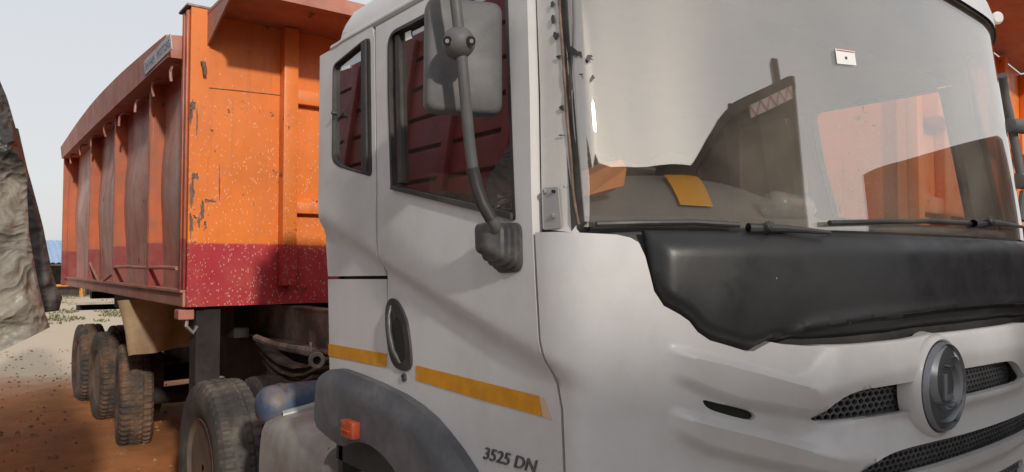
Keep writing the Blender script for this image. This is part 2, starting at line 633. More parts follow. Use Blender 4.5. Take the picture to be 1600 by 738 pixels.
def inside(p, loop):
    x, y = p
    c = False
    n = len(loop)
    j = n - 1
    for i in range(n):
        xi, yi = loop[i]
        xj, yj = loop[j]
        if (yi > y) != (yj > y) and x < (xj - xi) * (y - yi) / (yj - yi + 1e-15) + xi:
            c = not c
        j = i
    return c


def panel(name, outer, fmap, mat, parent, sp=0.04, thick=0.02, holes=(), smooth=True, off=0.0, cuts=(), sharp=50, skip=None):
    """a sheet with an outline and holes, laid on a surface fmap(a, b, off), with real thickness"""
    loops = [resample(outer, sp)] + [resample(h, sp) for h in holes]
    pts, edges = [], []
    for lp in loops:
        k = len(pts)
        n = len(lp)
        pts += [Vector((p[0], p[1])) for p in lp]
        edges += [(k + i, k + (i + 1) % n) for i in range(n)]
    a0, a1 = min(p[0] for p in loops[0]), max(p[0] for p in loops[0])
    b0, b1 = min(p[1] for p in loops[0]), max(p[1] for p in loops[0])
    segs = []
    for lp in loops:
        segs += lp
    cell = {}
    for p in segs:
        cell.setdefault((int(p[0] / sp), int(p[1] / sp)), []).append(p)
    na, nb = max(2, int((a1 - a0) / sp)), max(2, int((b1 - b0) / sp))
    for i in range(1, na):
        for j in range(1, nb):
            p = (a0 + (a1 - a0) * i / na, b0 + (b1 - b0) * j / nb)
            ci, cj = int(p[0] / sp), int(p[1] / sp)
            near = False
            for u in (-1, 0, 1):
                for w in (-1, 0, 1):
                    for q in cell.get((ci + u, cj + w), ()):
                        if (q[0] - p[0]) ** 2 + (q[1] - p[1]) ** 2 < (sp * 0.5) ** 2:
                            near = True
            if near or (skip and skip(p)) or not inside(p, loops[0]) or any(inside(p, h) for h in loops[1:]):
                continue
            pts.append(Vector(p))
    for c in cuts:
        k = len(pts)
        pts += [Vector(p) for p in c]
        edges += [(k + i, k + i + 1) for i in range(len(c) - 1)]
    v2, _, f2, _, _, _ = delaunay_2d_cdt(pts, edges, [], 0, 1e-6)
    keep = []
    for f in f2:
        c = ((v2[f[0]].x + v2[f[1]].x + v2[f[2]].x) / 3, (v2[f[0]].y + v2[f[1]].y + v2[f[2]].y) / 3)
        if inside(c, loops[0]) and not any(inside(c, h) for h in loops[1:]):
            keep.append(tuple(f))
    n = len(v2)
    vs = [fmap(p.x, p.y, off) for p in v2]
    fs = list(keep)
    if thick:
        vs += [fmap(p.x, p.y, off - thick) for p in v2]
        fs += [tuple(i + n for i in reversed(f)) for f in keep]
        cnt = {}
        for f in keep:
            for i in range(3):
                e = (f[i], f[(i + 1) % 3])
                cnt[e] = cnt.get(e, 0) + 1
        for (a, b) in list(cnt):
            if (b, a) not in cnt:
                fs.append((b, a, a + n, b + n))
    return mesh(name, vs, fs, mat, parent, smooth, None, sharp)


def band(name, loop_in, loop_out, fmap, mat, parent, off=0.004, thick=0.03):
    """a closed frame strip between two loops with the same number of points"""
    n = len(loop_in)
    vs = []
    for lp, o in ((loop_out, off - thick), (loop_out, off), (loop_in, off), (loop_in, off - thick)):
        vs += [fmap(p[0], p[1], o) for p in lp]
    fs = []
    for k in range(4):
        for i in range(n):
            j = (i + 1) % n
            fs.append((k * n + i, k * n + j, ((k + 1) % 4) * n + j, ((k + 1) % 4) * n + i))
    return mesh(name, vs, fs, mat, parent, True, None, 40)


def shrink(loop, d):
    """inset a closed 2D loop by d"""
    n = len(loop)
    area = sum(loop[i][0] * loop[(i + 1) % n][1] - loop[(i + 1) % n][0] * loop[i][1] for i in range(n))
    s = 1 if area > 0 else -1
    out = []
    for i in range(n):
        a, p, b = Vector(loop[i - 1]), Vector(loop[i]), Vector(loop[(i + 1) % n])
        e1, e2 = (p - a), (b - p)
        if e1.length < 1e-9 or e2.length < 1e-9:
            out.append(tuple(p))
            continue
        n1 = Vector((-e1.y, e1.x)).normalized() * s
        n2 = Vector((-e2.y, e2.x)).normalized() * s
        m = (n1 + n2)
        m = m.normalized() if m.length > 1e-6 else n1
        k = d / max(0.4, m.dot(n1))
        out.append((p.x + m.x * k, p.y + m.y * k))
    return out


def text_mesh(name, body, fmap, mat, parent, origin, du, dv, size, depth=0.004, shear=0.0, width=1.0):
    """lettering as raised mesh laid on a surface; du, dv: parameter step per unit of text"""
    cu = bpy.data.curves.new(name, 'FONT')
    cu.body = body
    cu.size = size
    cu.shear = shear
    cu.resolution_u = 3
    o = bpy.data.objects.new(name, cu)
    COL.objects.link(o)
    dg = bpy.context.evaluated_depsgraph_get()
    me = bpy.data.meshes.new_from_object(o.evaluated_get(dg))
    bpy.data.objects.remove(o)
    bpy.data.curves.remove(cu)
    bm = bmesh.new()
    bm.from_mesh(me)
    bmesh.ops.triangulate(bm, faces=bm.faces)
    bm.verts.index_update()
    base = [v.co.copy() for v in bm.verts]
    fs = [tuple(v.index for v in f.verts) for f in bm.faces]
    bm.free()
    bpy.data.meshes.remove(me)

    def put(c, off):
        x = c.x * width
        return fmap(origin[0] + du[0] * x + dv[0] * c.y, origin[1] + du[1] * x + dv[1] * c.y, off)
    n = len(base)
    vs = [put(c, depth) for c in base] + [put(c, 0.0005) for c in base]
    cnt = {}
    for f in fs:
        for i in range(len(f)):
            cnt[(f[i], f[(i + 1) % len(f)])] = 1
    ff = fs + [(b, a, a + n, b + n) for (a, b) in cnt if (b, a) not in cnt]
    return mesh(name, vs, ff, mat, parent)

# ------------------------------------------------------------------ ground


def ground_col(nt, pos, col):
    sx = nt.nodes.new('ShaderNodeSeparateXYZ')
    nt.links.new(pos, sx.inputs[0])
    d = mth(nt, 'ADD', mth(nt, 'MULTIPLY', sx.outputs[1], 0.92), mth(nt, 'MULTIPLY', sx.outputs[0], 0.35))
    d = mth(nt, 'ADD', d, mth(nt, 'MULTIPLY', mth(nt, 'SUBTRACT', noi(nt, pos, 0.45, 6, 0.65), 0.5), 7.0))
    col = mixc(nt, ramp(nt, d, 9.2, 12.6), col, (0.56, 0.455, 0.34))
    col = mixc(nt, ramp(nt, mth(nt, 'ADD', sx.outputs[1], mth(nt, 'MULTIPLY', sx.outputs[0], 0.25)), 3.6, 2.2), col, (0.45, 0.40, 0.355))
    g = ramp(nt, noi(nt, pos, 0.16, 6, 0.7, None, 4), 0.52, 0.62)
    far = ramp(nt, d, 19, 24)
    return mixc(nt, mth(nt, 'MULTIPLY', mth(nt, 'MULTIPLY', g, far), 0.6), col, (0.17, 0.17, 0.07))


pmat('dirt_ground', (0.46, 0.18, 0.065), 0.95, var=0.25, vscale=2.2, dirt=((0.34, 0.15, 0.065), 0.5, 1.3), bump=0.9, bscale=7,
     layers=(ground_col,), spec=0.2)
xs = [-400, -150, -60, -30, -18] + [-10 + 0.3 * i for i in range(87)] + [18, 24, 32, 45, 80, 200, 400]
ys = [-400, -150, -60, -30, -15, -8, -4, -1] + [0.3 * i for i in range(60)] + [19, 21, 24, 28, 33, 40, 50, 70, 100, 200, 600]


def gz(x, y):
    h = 0.05 * noise.noise((x * 0.5, y * 0.5, 0)) + 0.03 * noise.noise((x * 1.7, y * 1.7, 3)) + 0.018 * noise.noise((x * 4.2, y * 4.2, 5))
    m = smooth01((60 - abs(y)) / 40) * smooth01((40 - abs(x)) / 20)
    return h * m + 0.13 * smooth01((y - 5.2) / 1.5) * (1 - smooth01((y - 12) / 8)) * smooth01((20 - abs(x)) / 10)


gv = [(x, y, gz(x, y)) for y in ys for x in xs]
nx = len(xs)
gf = [(j * nx + i, j * nx + i + 1, (j + 1) * nx + i + 1, (j + 1) * nx + i) for j in range(len(ys) - 1) for i in range(nx - 1)]
g = mesh('ground', gv, gf, 'dirt_ground', None, True)
tag(g, kind='structure')

# grass behind the tipper, one growth nobody could count
gm = MB()
for i in range(5200):
    k = random.random()
    d = random.uniform(20.5, 27) if k < 0.7 else random.uniform(27, 40)
    px = random.uniform(60, 420)
    if noise.noise((px * 0.018, d * 0.6, 8)) < -0.05:
        continue
    r = ray(px, 500)
    x, y = r.x * d, r.y * d
    h = random.uniform(0.03, 0.10)
    a = random.random() * 6.28
    w = 0.025
    gm.add([(x - w * math.cos(a), y - w * math.sin(a), 0), (x + w * math.cos(a), y + w * math.sin(a), 0),
            (x + random.uniform(-.05, .05), y + random.uniform(-.05, .05), h)], [(0, 1, 2)])
tag(gm.build('grass', 'leaf_green'), kind='stuff')

# clods and pebbles on the dirt
pb = MB()
for i in range(700):
    d = random.uniform(3.5, 14) ** 1.0
    px = random.uniform(-40, 320)
    r = ray(px, 600)
    x, y = r.x * d, r.y * d
    s = random.uniform(0.008, 0.028) * (1.5 if random.random() < 0.08 else 1)
    z = gz(x, y)
    vs = []
    for k in range(6):
        a = k * math.pi / 3 + random.random()
        vs.append((x + s * math.cos(a) * random.uniform(.7, 1.2), y + s * math.sin(a) * random.uniform(.7, 1.2), z - 0.005))
    vs.append((x + random.uniform(-.3, .3) * s, y, z + s * random.uniform(.5, 1)))
    pb.add(vs, [(k, (k + 1) % 6, 6) for k in range(6)])
pmat('clod', (0.30, 0.17, 0.09), 0.95, var=0.4, vscale=5)
tag(pb.build('pebbles', 'clod'), kind='stuff')

# ------------------------------------------------------------------ the white truck: cab surface
XC = 2.40
_half = [(1.12, 2.61), (1.12, 2.3), (1.12, 2.0), (1.12, 1.7), (1.12, 1.5), (1.12, 1.40), (1.121, 1.32), (1.129, 1.255), (1.152, 1.214),
         (1.21, 1.187), (1.30, 1.150), (1.5, 1.068), (1.8, 0.988), (2.08, 0.956), (2.40, 0.944)]
_pl = _half + [(2 * XC - x, y) for x, y in reversed(_half[:-1])]


def _catmull(P, n=14):
    out = []
    for i in range(len(P) - 1):
        p0, p1, p2, p3 = P[max(i - 1, 0)], P[i], P[i + 1], P[min(i + 2, len(P) - 1)]
        for j in range(n):
            t = j / n
            out.append(tuple(0.5 * (2 * p1[k] + (p2[k] - p0[k]) * t + (2 * p0[k] - 5 * p1[k] + 4 * p2[k] - p3[k]) * t * t +
                                    (3 * p1[k] - p0[k] - 3 * p2[k] + p3[k]) * t ** 3) for k in (0, 1)))
    out.append(P[-1])
    return out


_pd = _catmull(_pl)
_ps = [0.0]
for a, b in zip(_pd, _pd[1:]):
    _ps.append(_ps[-1] + math.hypot(b[0] - a[0], b[1] - a[1]))
TT = _ps[-1]
TC = TT / 2
import bisect


def plan(t):
    if t <= 0:
        return Vector((_pl[0][0], _pl[0][1] - t, 0)), Vector((-1, 0, 0))
    if t >= TT:
        return Vector((_pl[-1][0], _pl[-1][1] + (t - TT), 0)), Vector((1, 0, 0))

    def p(s):
        i = min(max(bisect.bisect_right(_ps, s) - 1, 0), len(_pd) - 2)
        f = (s - _ps[i]) / (_ps[i + 1] - _ps[i])
        return Vector((_pd[i][0] + (_pd[i + 1][0] - _pd[i][0]) * f, _pd[i][1] + (_pd[i + 1][1] - _pd[i][1]) * f, 0))
    a, b = p(max(0, t - 0.02)), p(min(TT, t + 0.02))
    d = (b - a).normalized()
    return p(t), Vector((d.y, -d.x, 0)) * (1 if True else 1)


ZB = 1.74


def cab0(t, z, off=0.0):
    P, n = plan(t)
    k = max(0.0, z - ZB)
    lean = k * k / (k + 0.08)
    fr = smooth01((min(t, TT - t) - 1.27) / 0.32)
    up_ = smooth01((z - 1.757) / 0.008)
    fr2 = smooth01((min(t, TT - t) - 1.27) / 0.95)
    off += fr * 0.05 * (1 - up_) + fr2 * 0.034 * up_
    low = max(0.0, 1.0 - z)
    return Vector((P.x - n.x * (0.075 * lean) + n.x * off, P.y - n.y * (0.12 * lean + 0.1 * low) + n.y * off, z))


RA, RB = (-0.15, 2.7), (0.7, 2.75)


def tz(px, py, off=0.0):
    return inv(lambda a, b: cab0(a, b, off), px, py, RA, RB)


def tzl(pts, off=0.0):
    return [tz(x, y, off) for x, y in pts]


T_DOOR_R = tz(600, 290)[0]
T_DOOR_F = tz(850, 355)[0]
T_CORN = tz(935, 600)[0]
_cu = tzl([(514, 338), (575, 373), (599, 397), (690, 450), (782, 503), (855, 544), (900, 566), (960, 590)])
_cl = tzl([(514, 366), (571, 402), (645, 452), (713, 503), (782, 551), (846, 590), (900, 616), (960, 640)])
_b1t = tzl([(1045, 548), (1062, 553), (1120, 567), (1265, 607), (1330, 588), (1478, 552)])
_b1b = tzl([(1045, 598), (1075, 610), (1100, 622), (1150, 639), (1258, 657), (1300, 658), (1478, 642)])
_b2t = tzl([(1045, 645), (1060, 649), (1160, 675), (1290, 711), (1380, 716), (1478, 690)])
_b2b = tzl([(1045, 678), (1065, 692), (1100, 711), (1180, 731), (1320, 758), (1400, 768), (1478, 750)])
T_B0, T_B1 = tz(1040, 600)[0], tz(1085, 610)[0]
T_B2, T_B3 = tz(1240, 610)[0], tz(1330, 600)[0]


def crease(t, z):
    tt = min(t, TT - t)
    zu, zl = interp(_cu, tt), interp(_cl, tt)
    f = smooth01((z - zl) / (zu - zl))
    if z > zu:
        f = 1.0
    h = 0.030 * f * (1 - smooth01((tt - T_DOOR_F - 0.02) / (T_CORN - T_DOOR_F)))
    if tt > T_B0:
        lf = smooth01((tt - T_B0) / (T_B1 - T_B0))
        for top, bot, hh in ((_b1t, _b1b, 0.044), (_b2t, _b2b, 0.044)):
            a, b = interp(top, tt), interp(bot, tt)
            wt = 0.018 + 0.14 * smooth01((tt - T_B2) / (T_B3 - T_B2))
            wb = 0.028
            if b < z < a + wt:
                up = min(1.0, (a + wt - z) / wt)
                dn = smooth01((z - b) / wb)
                up *= 1 - 0.45 * max(0.0, (a - z) / (a - b + 1e-6))
                h += hh * lf * up * dn
    return h


def cabM(t, z, off=0.0):
    return cab0(t, z, off + crease(t, z))


def cabF(t, z, off=0.0):
    """mirror side of the cab"""
    return cabM(TT - t, z, off)


truck = thing('tipper_truck', 'dirty white tipper truck with tall orange and red load bin, filling the foreground', 'truck', (2.32, 1.1, 0))

# near and far rear quarter of the cab
_qhole = fillet(tzl([(532, 104), (579, 66), (591, 61), (594.5, 278), (541, 262), (531, 252)]), 0.03)
_q_out = tzl([(512, 78), (594, 40), (597, 62), (599, 200), (600.5, 290), (603.5, 431), (512.5, 432)])
_q_out = [(_q_out[0][0], 2.505), (_q_out[1][0], 2.505)] + _q_out[2:]
_lowq = fillet(tzl([(512.5, 436.5), (604, 436.5), (605, 520), (606, 614), (515, 578)]), 0.006)
_door = tzl([(606.5, 616), (606, 436), (602.8, 290), (601, 200), (599, 62)])
_tdr, _tdf = _door[-1][0], tz(838, 0)[0]
_door += [(_tdr - 0.004, 2.495), (_tdf, 2.495)] + tzl([(838, 0), (842.5, 150), (847, 358), (850.5, 440), (855.5, 530), (869, 600), (876, 640), (880, 738), (881, 800)])
_door += tzl([(760, 800), (722, 742), (690, 690), (650, 641)])
_wl = tzl([(624.5, 296), (619.5, 150), (618.5, 60)])
_wr = tzl([(821.5, 346), (808, 0)])
_whole = fillet([_wl[0], _wl[1], (_wl[2][0], 2.448), (_wr[1][0] - 0.015, 2.448), _wr[1], _wr[0]], [0.012, 0, 0.06, 0.03, 0, 0.012])


def side_parts(fm, near):
    rear = panel('rear_quarter_panel', _q_out, fm, 'white_paint', truck, 0.03, 0.018, [_qhole] if near else [])
    low = panel('rear_lower_panel', _lowq, fm, 'white_paint', truck, 0.03, 0.018)
    hole = _whole if near else [(a + 0.045, b + 0.05 * smooth01((b - 2.2) / 0.2)) for a, b in _whole]
    door = panel('door', _door, fm, 'white_paint', truck, 0.022 if near else 0.04, 0.03, [hole])
    if near:
        q2 = shrink(_qhole, 0.006)
        band('window_seal', q2, _qhole, fm, 'rubber_seal', rear, 0.002, 0.04)
        panel('window_pane', q2, fm, 'door_glass', rear, 0.05, 0.004, off=-0.012, smooth=False)
    w2 = shrink(hole, 0.011)
    band('window_seal', w2, hole, fm, 'rubber_seal', door, 0.003, 0.05)
    if near:      # the far window is wound down
        panel('window_pane', w2, fm, 'door_glass', door, 0.06, 0.005, off=-0.016, smooth=False)
    return rear, low, door


rear_q, rear_low, door = side_parts(cabM, True)
side_parts(cabF, False)
# sliding quarter light: the dark upright and its little catch
panel('window_frame', tzl([(577, 68), (590, 63), (593, 274), (578, 270)]), cabM, 'rubber_seal', rear_q, 0.05, 0.03, off=0.003, smooth=False)
panel('window_frame', tzl([(583, 66), (586, 65), (589, 270), (585.5, 269)]), cabM, 'black_plastic', rear_q, 0.05, 0.02, off=0.009, smooth=False)
k = cabM(*tz(538, 179), 0.0)
MB().lathe([(0, 0.009), (0.012, 0.009), (0.02, 0.006)], k, (-1, 0, 0), 12).build('window_catch', 'black_plastic', rear_q, True)
panel('window_sticker', tzl([(543, 107), (555, 103), (555, 108), (543, 112)]), cabM, 'sticker_white', rear_q, 0.05, 0.0015, off=-0.008, smooth=False)
# door window: bottom rail, inner upright, sticker
panel('window_rail', tzl([(628, 291), (818, 334), (818.5, 344), (628, 297.5)]), cabM, 'black_plastic', door, 0.03, 0.02, off=0.012)
panel('window_channel', tzl([(628, 60), (634, 56), (640, 286), (633, 288)]), cabM, 'rubber_seal', door, 0.04, 0.012, off=-0.004, smooth=False)
panel('window_sticker', tzl([(640, 53), (649, 49), (650, 62), (641, 66)]), cabM, 'sticker_white', door, 0.05, 0.0012, off=-0.013, smooth=False)
# the yellow reflective stripe, in two pieces
panel('reflective_stripe', tzl([(514, 537), (604.5, 553), (604.5, 574), (514, 556)]), cabM, 'stripe_yellow', rear_low, 0.02, 0.002, off=0.0025)
panel('reflective_stripe', tzl([(651, 571), (750, 595.5), (843, 619), (848, 651), (750, 624), (651, 594)]), cabM, 'stripe_yellow', door, 0.02, 0.002, off=0.0025)
panel('stripe_end', tzl([(843.6, 619.5), (851, 622), (862, 655), (848.6, 651)]), cabM, 'stripe_faded', door, 0.02, 0.002, off=0.0025)
# handle in its recess, keyhole
_h = chaikin(tzl([(611, 466), (621, 467), (633, 487), (640, 508), (646, 563), (643, 577), (635, 581), (619, 574), (611, 555), (605, 515), (605, 482)]), 2)
handle = panel('handle', _h, cabM, 'handle_black', door, 0.012, 0.010, off=0.008)
_h2 = chaikin(tzl([(622, 492), (629, 499), (635, 520), (638, 555), (634, 566), (625, 562), (619, 545), (617, 510)]), 2)
panel('handle_recess', _h2, cabM, 'dark_gap', handle, 0.012, 0.003, off=0.0095)
MB().tube([cabM(*tz(x, y), o) for x, y, o in ((613, 478, 0.006), (614, 494, 0.016), (617, 520, 0.020), (622, 548, 0.018), (628, 568, 0.006))],
          [0.008, 0.010, 0.010, 0.010, 0.007], 12).build('grip', 'handle_black', handle, True)
MB().lathe([(0, 0.013), (0.006, 0.013), (0.008, 0.009), (0.003, 0.008)], cabM(*tz(632.5, 590)), (-1, 0, 0), 16).build('keyhole', 'emblem_dark', door, True)
# lettering low on the door
o = tz(755, 716)
e = tz(845, 741)
u = tz(757, 697)
_du = (e[0] - o[0], e[1] - o[1])
_dv = (u[0] - o[0], u[1] - o[1])
text_mesh('model_lettering', '3525 DN', cabM, 'letter_grey', door, o, (_du[0] / 4.1, _du[1] / 4.1), (_dv[0] / 0.72, _dv[1] / 0.72), 1.0, 0.005, 0.15)

# A-pillars with old sealant, hinge bracket
_pf = tzl([(840.5, 0), (846, 150), (850, 358)])
_pg = tzl([(901, 364), (895, 300), (885, 170), (874, 0)])
_zt = 2.60
_pil = [(_pf[0][0] - 0.004, _zt)] + _pf + _pg + [(_pg[-1][0] - 0.03, _zt)]
pil = panel('windscreen_pillar', _pil, cab0, 'pillar_paint', truck, 0.02, 0.03, off=0.004)
panel('windscreen_pillar', _pil, lambda a, b, o=0: cab0(TT - a, b, o), 'pillar_paint', truck, 0.04, 0.03, off=0.004)
panel('hinge_bracket', fillet(tzl([(854.5, 294), (877, 293), (882, 356), (855.5, 360)]), 0.006), cab0, 'plate_metal', pil, 0.02, 0.004, off=0.012)
for x, y in ((858, 300), (871, 338), (872, 300)):
    big = y == 338 or x == 858
    c = cab0(*tz(x, y), 0.012)
    n = plan(tz(x, y)[0])[1]
    MB().lathe([(0, 0.007 if big else 0.004), (0.005, 0.007 if big else 0.004), (0.007, 0.004)], c, n, 8).build('bolt', 'bare_metal' if big else 'dark_gap', pil)
# torn sealant flakes on the pillar edge and the glass
for x, y, sx, sy in ((895, 79, 9, 12), (906, 84, 7, 6), (921, 91, 8, 9), (926, 121, 5, 6), (876, 90, 7, 6), (881, 170, 6, 7), (868, 28, 4, 16), (872, 58, 6, 12), (909, 117, 6, 2), (880, 212, 8, 2), (866, 8, 5, 8)):
    q = [(x + random.uniform(.25, 1.1) * sx * math.cos(a) * .8, y + random.uniform(.25, 1.1) * sy * math.sin(a) * .8) for a in (0, .6, 1.1, 1.7, 2.2, 3.1, 3.9, 4.3, 5.2, 5.8)]
    panel('sealant_flake', tzl(q), cab0, 'black_plastic', pil, 0.02, 0.0015, off=0.009 if x < 890 else 0.002, smooth=False)
MB().tube([cab0(a[0] + 0.006 + 0.003 * noise.noise((0, a[1] * 9, 0)), a[1], 0.006) for a in
           [(interp(sorted([(p[1], p[0]) for p in _pg + [_pil[-1]]]), z), z) for z in [1.77 + 0.02 * i for i in range(40)]]],
          [0.0035 + 0.0022 * noise.noise((4, i * 0.6, 0)) for i in range(40)], 8).build('sealant_bead', 'rust_pitted', pil, True)

# windscreen
_g0 = tz(903, 360)
_g1 = tz(876, 0)
ZW0, ZW1 = 1.765, 2.615
_tt = _g0[0] + (_g1[0] - _g0[0]) * (ZW1 - ZW0) / (_g1[1] - _g0[1])


def ztop(t):
    return ZW1 - 0.065 * max(0.0, 1 - ((t - TC) / (TC - _tt)) ** 2)


_mid = [TT - _tt + (2 * _tt - TT) * i / 24 for i in range(1, 24)]
_gloop = fillet([(_g0[0], ZW0), (TT - _g0[0], ZW0), (TT - _tt, ZW1)] + [(t, ztop(t)) for t in _mid] + [(_tt, ZW1)], [0, 0, 0.05] + [0] * 23 + [0.05])


def ws(t, z, off=0.0):
    return cab0(t, z, off)


screen = panel('windscreen', _gloop, ws, 'windscreen_glass', truck, 0.03, 0.006, off=-0.006)
band('windscreen_seal', shrink(_gloop, 0.012), shrink(_gloop, -0.016), ws, 'rubber_seal', screen, 0.003, 0.02)
_stk = tzl([(1307, 75.5), (1337, 80), (1340, 102), (1310, 99)])
panel('windscreen_sticker', _stk, ws, 'sticker_white', screen, 0.05, 0.001, off=-0.0035, smooth=False)
panel('sticker_print', tzl([(1308.5, 77), (1336, 81), (1336.3, 82.5), (1308.7, 78.5)]), ws, 'sticker_red', screen, 0.05, 0.0006, off=-0.0024, smooth=False)
panel('sticker_print', tzl([(1322, 88), (1325, 88.5), (1325.3, 92.5), (1322.3, 92)]), ws, 'rubber_seal', screen, 0.05, 0.0006, off=-0.0024, smooth=False)

# front panel with its grille openings
_fe = tzl([(885, 800), (884, 738), (880, 640), (873, 600), (859.5, 530), (854.5, 440), (851, 364)])
_ft = tzl([(880, 363), (930, 365), (965, 367), (985, 371.5), (998, 379), (1008, 400), (1016, 430), (1022, 455), (1037, 478), (1062, 491.5),
           (1077, 502), (1090, 519), (1109, 532), (1140, 541), (1166, 549), (1178, 549), (1190, 542), (1204, 534.5), (1222, 538), (1262, 541),
           (1330, 537), (1400, 530), (1440, 522)])
_fe[0] = (_fe[0][0], 0.72)
_near = _fe + _ft
_front = _near + [(TT - a, b) for a, b in reversed(_near)]


_te = tz(1477.5, 604.5, 0.04)[0]


def mire(lp):
    return [(_te + (_te - a) * (1.0 if a > _te - 0.1 else 1.22), b + 0.012) for a, b in reversed(lp)]


def mir(lp):
    return [(TT - a, b) for a, b in reversed(lp)]


_s1 = chaikin(tzl([(1264, 657), (1270, 644), (1292, 622), (1314, 609), (1345, 602), (1429, 589), (1430, 590), (1427, 634), (1425, 637), (1350, 650), (1285, 659)]), 1)
_s2h = tzl([(1318, 741), (1330, 727), (1352, 711), (1385, 698), (1440, 685), (1478, 676)])
_s2b = tzl([(1478, 714), (1440, 726), (1380, 740)])
_s2 = chaikin(_s2h + [(TT - a, b) for a, b in reversed(_s2h)] + [(TT - a, b) for a, b in reversed(_s2b)] + _s2b, 2)
_s3 = chaikin(tzl([(1096, 624), (1112, 628), (1168, 641), (1180, 648), (1179, 656), (1168, 657), (1122, 645), (1103, 637)]), 2)
_s4 = fillet([(TC - 0.42, 1.045), (TC + 0.42, 1.045), (TC + 0.36, 0.88), (TC - 0.36, 0.88)], 0.05)
_bc, _bz = [], []
for top, bot, xe in ((_b1t, _b1b, 1255), (_b2t, _b2b, 1300)):
    ta, tb = T_B0 + 0.004, tz(xe, 640)[0]
    tl_ = [ta + (tb - ta) * i / 70 for i in range(71)]
    for ln, d in ((top, -0.005), (top, 0.0), (top, 0.009), (top, 0.0182), (top, 0.023), (bot, -0.005), (bot, 0.0), (bot, 0.009), (bot, 0.018), (bot, 0.028), (bot, 0.033)):
        _bc.append([(t, interp(ln, t) + d) for t in tl_])
    _bz.append((ta, tb, top, bot))


def ramp_zone(p):
    for ta, tb, top, bot in _bz:
        if ta - 0.006 < p[0] < tb + 0.006:
            if -0.010 < p[1] - interp(top, p[0]) < 0.028 or -0.010 < p[1] - interp(bot, p[0]) < 0.038:
                return True
    return False


fascia = panel('front_panel', _front, cabM, 'white_paint', truck, 0.0125, 0.022, [_s1, mire(_s1), _s2, _s3, mir(_s3), _s4], cuts=_bc, sharp=78, skip=ramp_zone)


def grille(loop, pitch, name='grille_mesh'):
    o = panel(name, shrink(loop, -0.03), cab0, 'dark_gap', fascia, 0.06, 0.004, off=-0.055)
    a0, a1 = min(p[0] for p in loop) - 0.02, max(p[0] for p in loop) + 0.02
    b0, b1 = min(p[1] for p in loop) - 0.02, max(p[1] for p in loop) + 0.02
    mb = MB()
    big = shrink(loop, -0.02)
    w, d = 0.0028, 0.008
    h = pitch * 0.62

    def bar(p, q):
        c = ((p[0] + q[0]) / 2, (p[1] + q[1]) / 2)
        if not inside(c, big):
            return
        L = math.hypot(q[0] - p[0], q[1] - p[1])
        ex, ey = -(q[1] - p[1]) / L * w, (q[0] - p[0]) / L * w
        vs = []
        for s, o in ((1, -0.012), (-1, -0.012), (1, -0.012 - d), (-1, -0.012 - d)):
            for r in (p, q):
                vs.append(cab0(r[0] + ex * s, r[1] + ey * s, o))
        mb.add(vs, [(0, 1, 3, 2), (0, 4, 5, 1), (2, 3, 7, 6)])
    row = 0
    z = b0
    while z < b1:
        t = a0 + (pitch / 2 if row % 2 else 0)
        while t < a1:
            # honeycomb cell edges
            bar((t, z), (t + pitch / 2, z + h * 0.4))
            bar((t + pitch / 2, z + h * 0.4), (t + pitch, z))
            bar((t + pitch / 2, z + h * 0.4), (t + pitch / 2, z + h))
            t += pitch
        z += h
        row += 1
    k = mb.build('grille_lattice', 'mesh_grey', fascia)
    tag(k, kind='stuff')
    return o


for lp in (_s1, mire(_s1), _s2):
    grille(lp, 0.024)
grille(_s4, 0.03)
for lp in (_s3, mir(_s3)):
    panel('vent_insert', shrink(lp, -0.012), cab0, 'dark_gap', fascia, 0.03, 0.004, off=-0.012)

# emblem on its white plinth
ec = at(1477.5, 604.5, Y=0.855)
mb = MB()
mb.lathe([(0.0, 0.138), (0.018, 0.137), (0.028, 0.132), (0.033, 0.125), (0.028, 0.119), (0.0, 0.119)], Vector((ec.x, 0.895, ec.z)), (0, -1, 0), 56)
emb = mb.build('emblem', 'white_paint', truck, True, 60)
# the plinth carries a short neck that runs back into the panel
MB().lathe([(0.0, 0.142), (0.025, 0.1385)], Vector((ec.x, 0.915, ec.z)), (0, -1, 0), 56).build('emblem_plinth', 'white_paint', emb, True, 60)
ey = 0.895 - 0.026
MB().lathe([(0, 0.1185), (0.006, 0.1175), (0.012, 0.10), (0.015, 0.06), (0.016, 0.004)], Vector((ec.x, ey, ec.z)), (0, -1, 0), 56).build('emblem_disc', 'emblem_dark', emb, True, 60)


def arc_blade(name, r0, r1, a0, a1, w0, w1, mat='emblem_chrome', h=0.014):
    n = 30
    vs, fs = [], []
    for i in range(n + 1):
        f = i / n
        a = R(a0 + (a1 - a0) * f)
        r = r0 + (r1 - r0) * f
        w = (w0 + (w1 - w0) * f) * (math.sin(math.pi * min(1, max(0.06, f))) ** 0.6 if w1 == w0 else 1)
        dome = 0.016 - 0.010 * (r / 0.118) ** 3
        for rr, hh in ((r - w, dome - 0.002), (r, dome + h), (r + w, dome - 0.002)):
            vs.append((ec.x + rr * math.cos(a), ey - hh, ec.z + rr * math.sin(a)))
    for i in range(n):
        b = i * 3
        fs += [(b, b + 1, b + 4, b + 3), (b + 1, b + 2, b + 5, b + 4)]
    fs += [(0, 1, 2), (n * 3, n * 3 + 1, n * 3 + 2)]
    return mesh(name, vs, fs, mat, emb, True, None, 30)


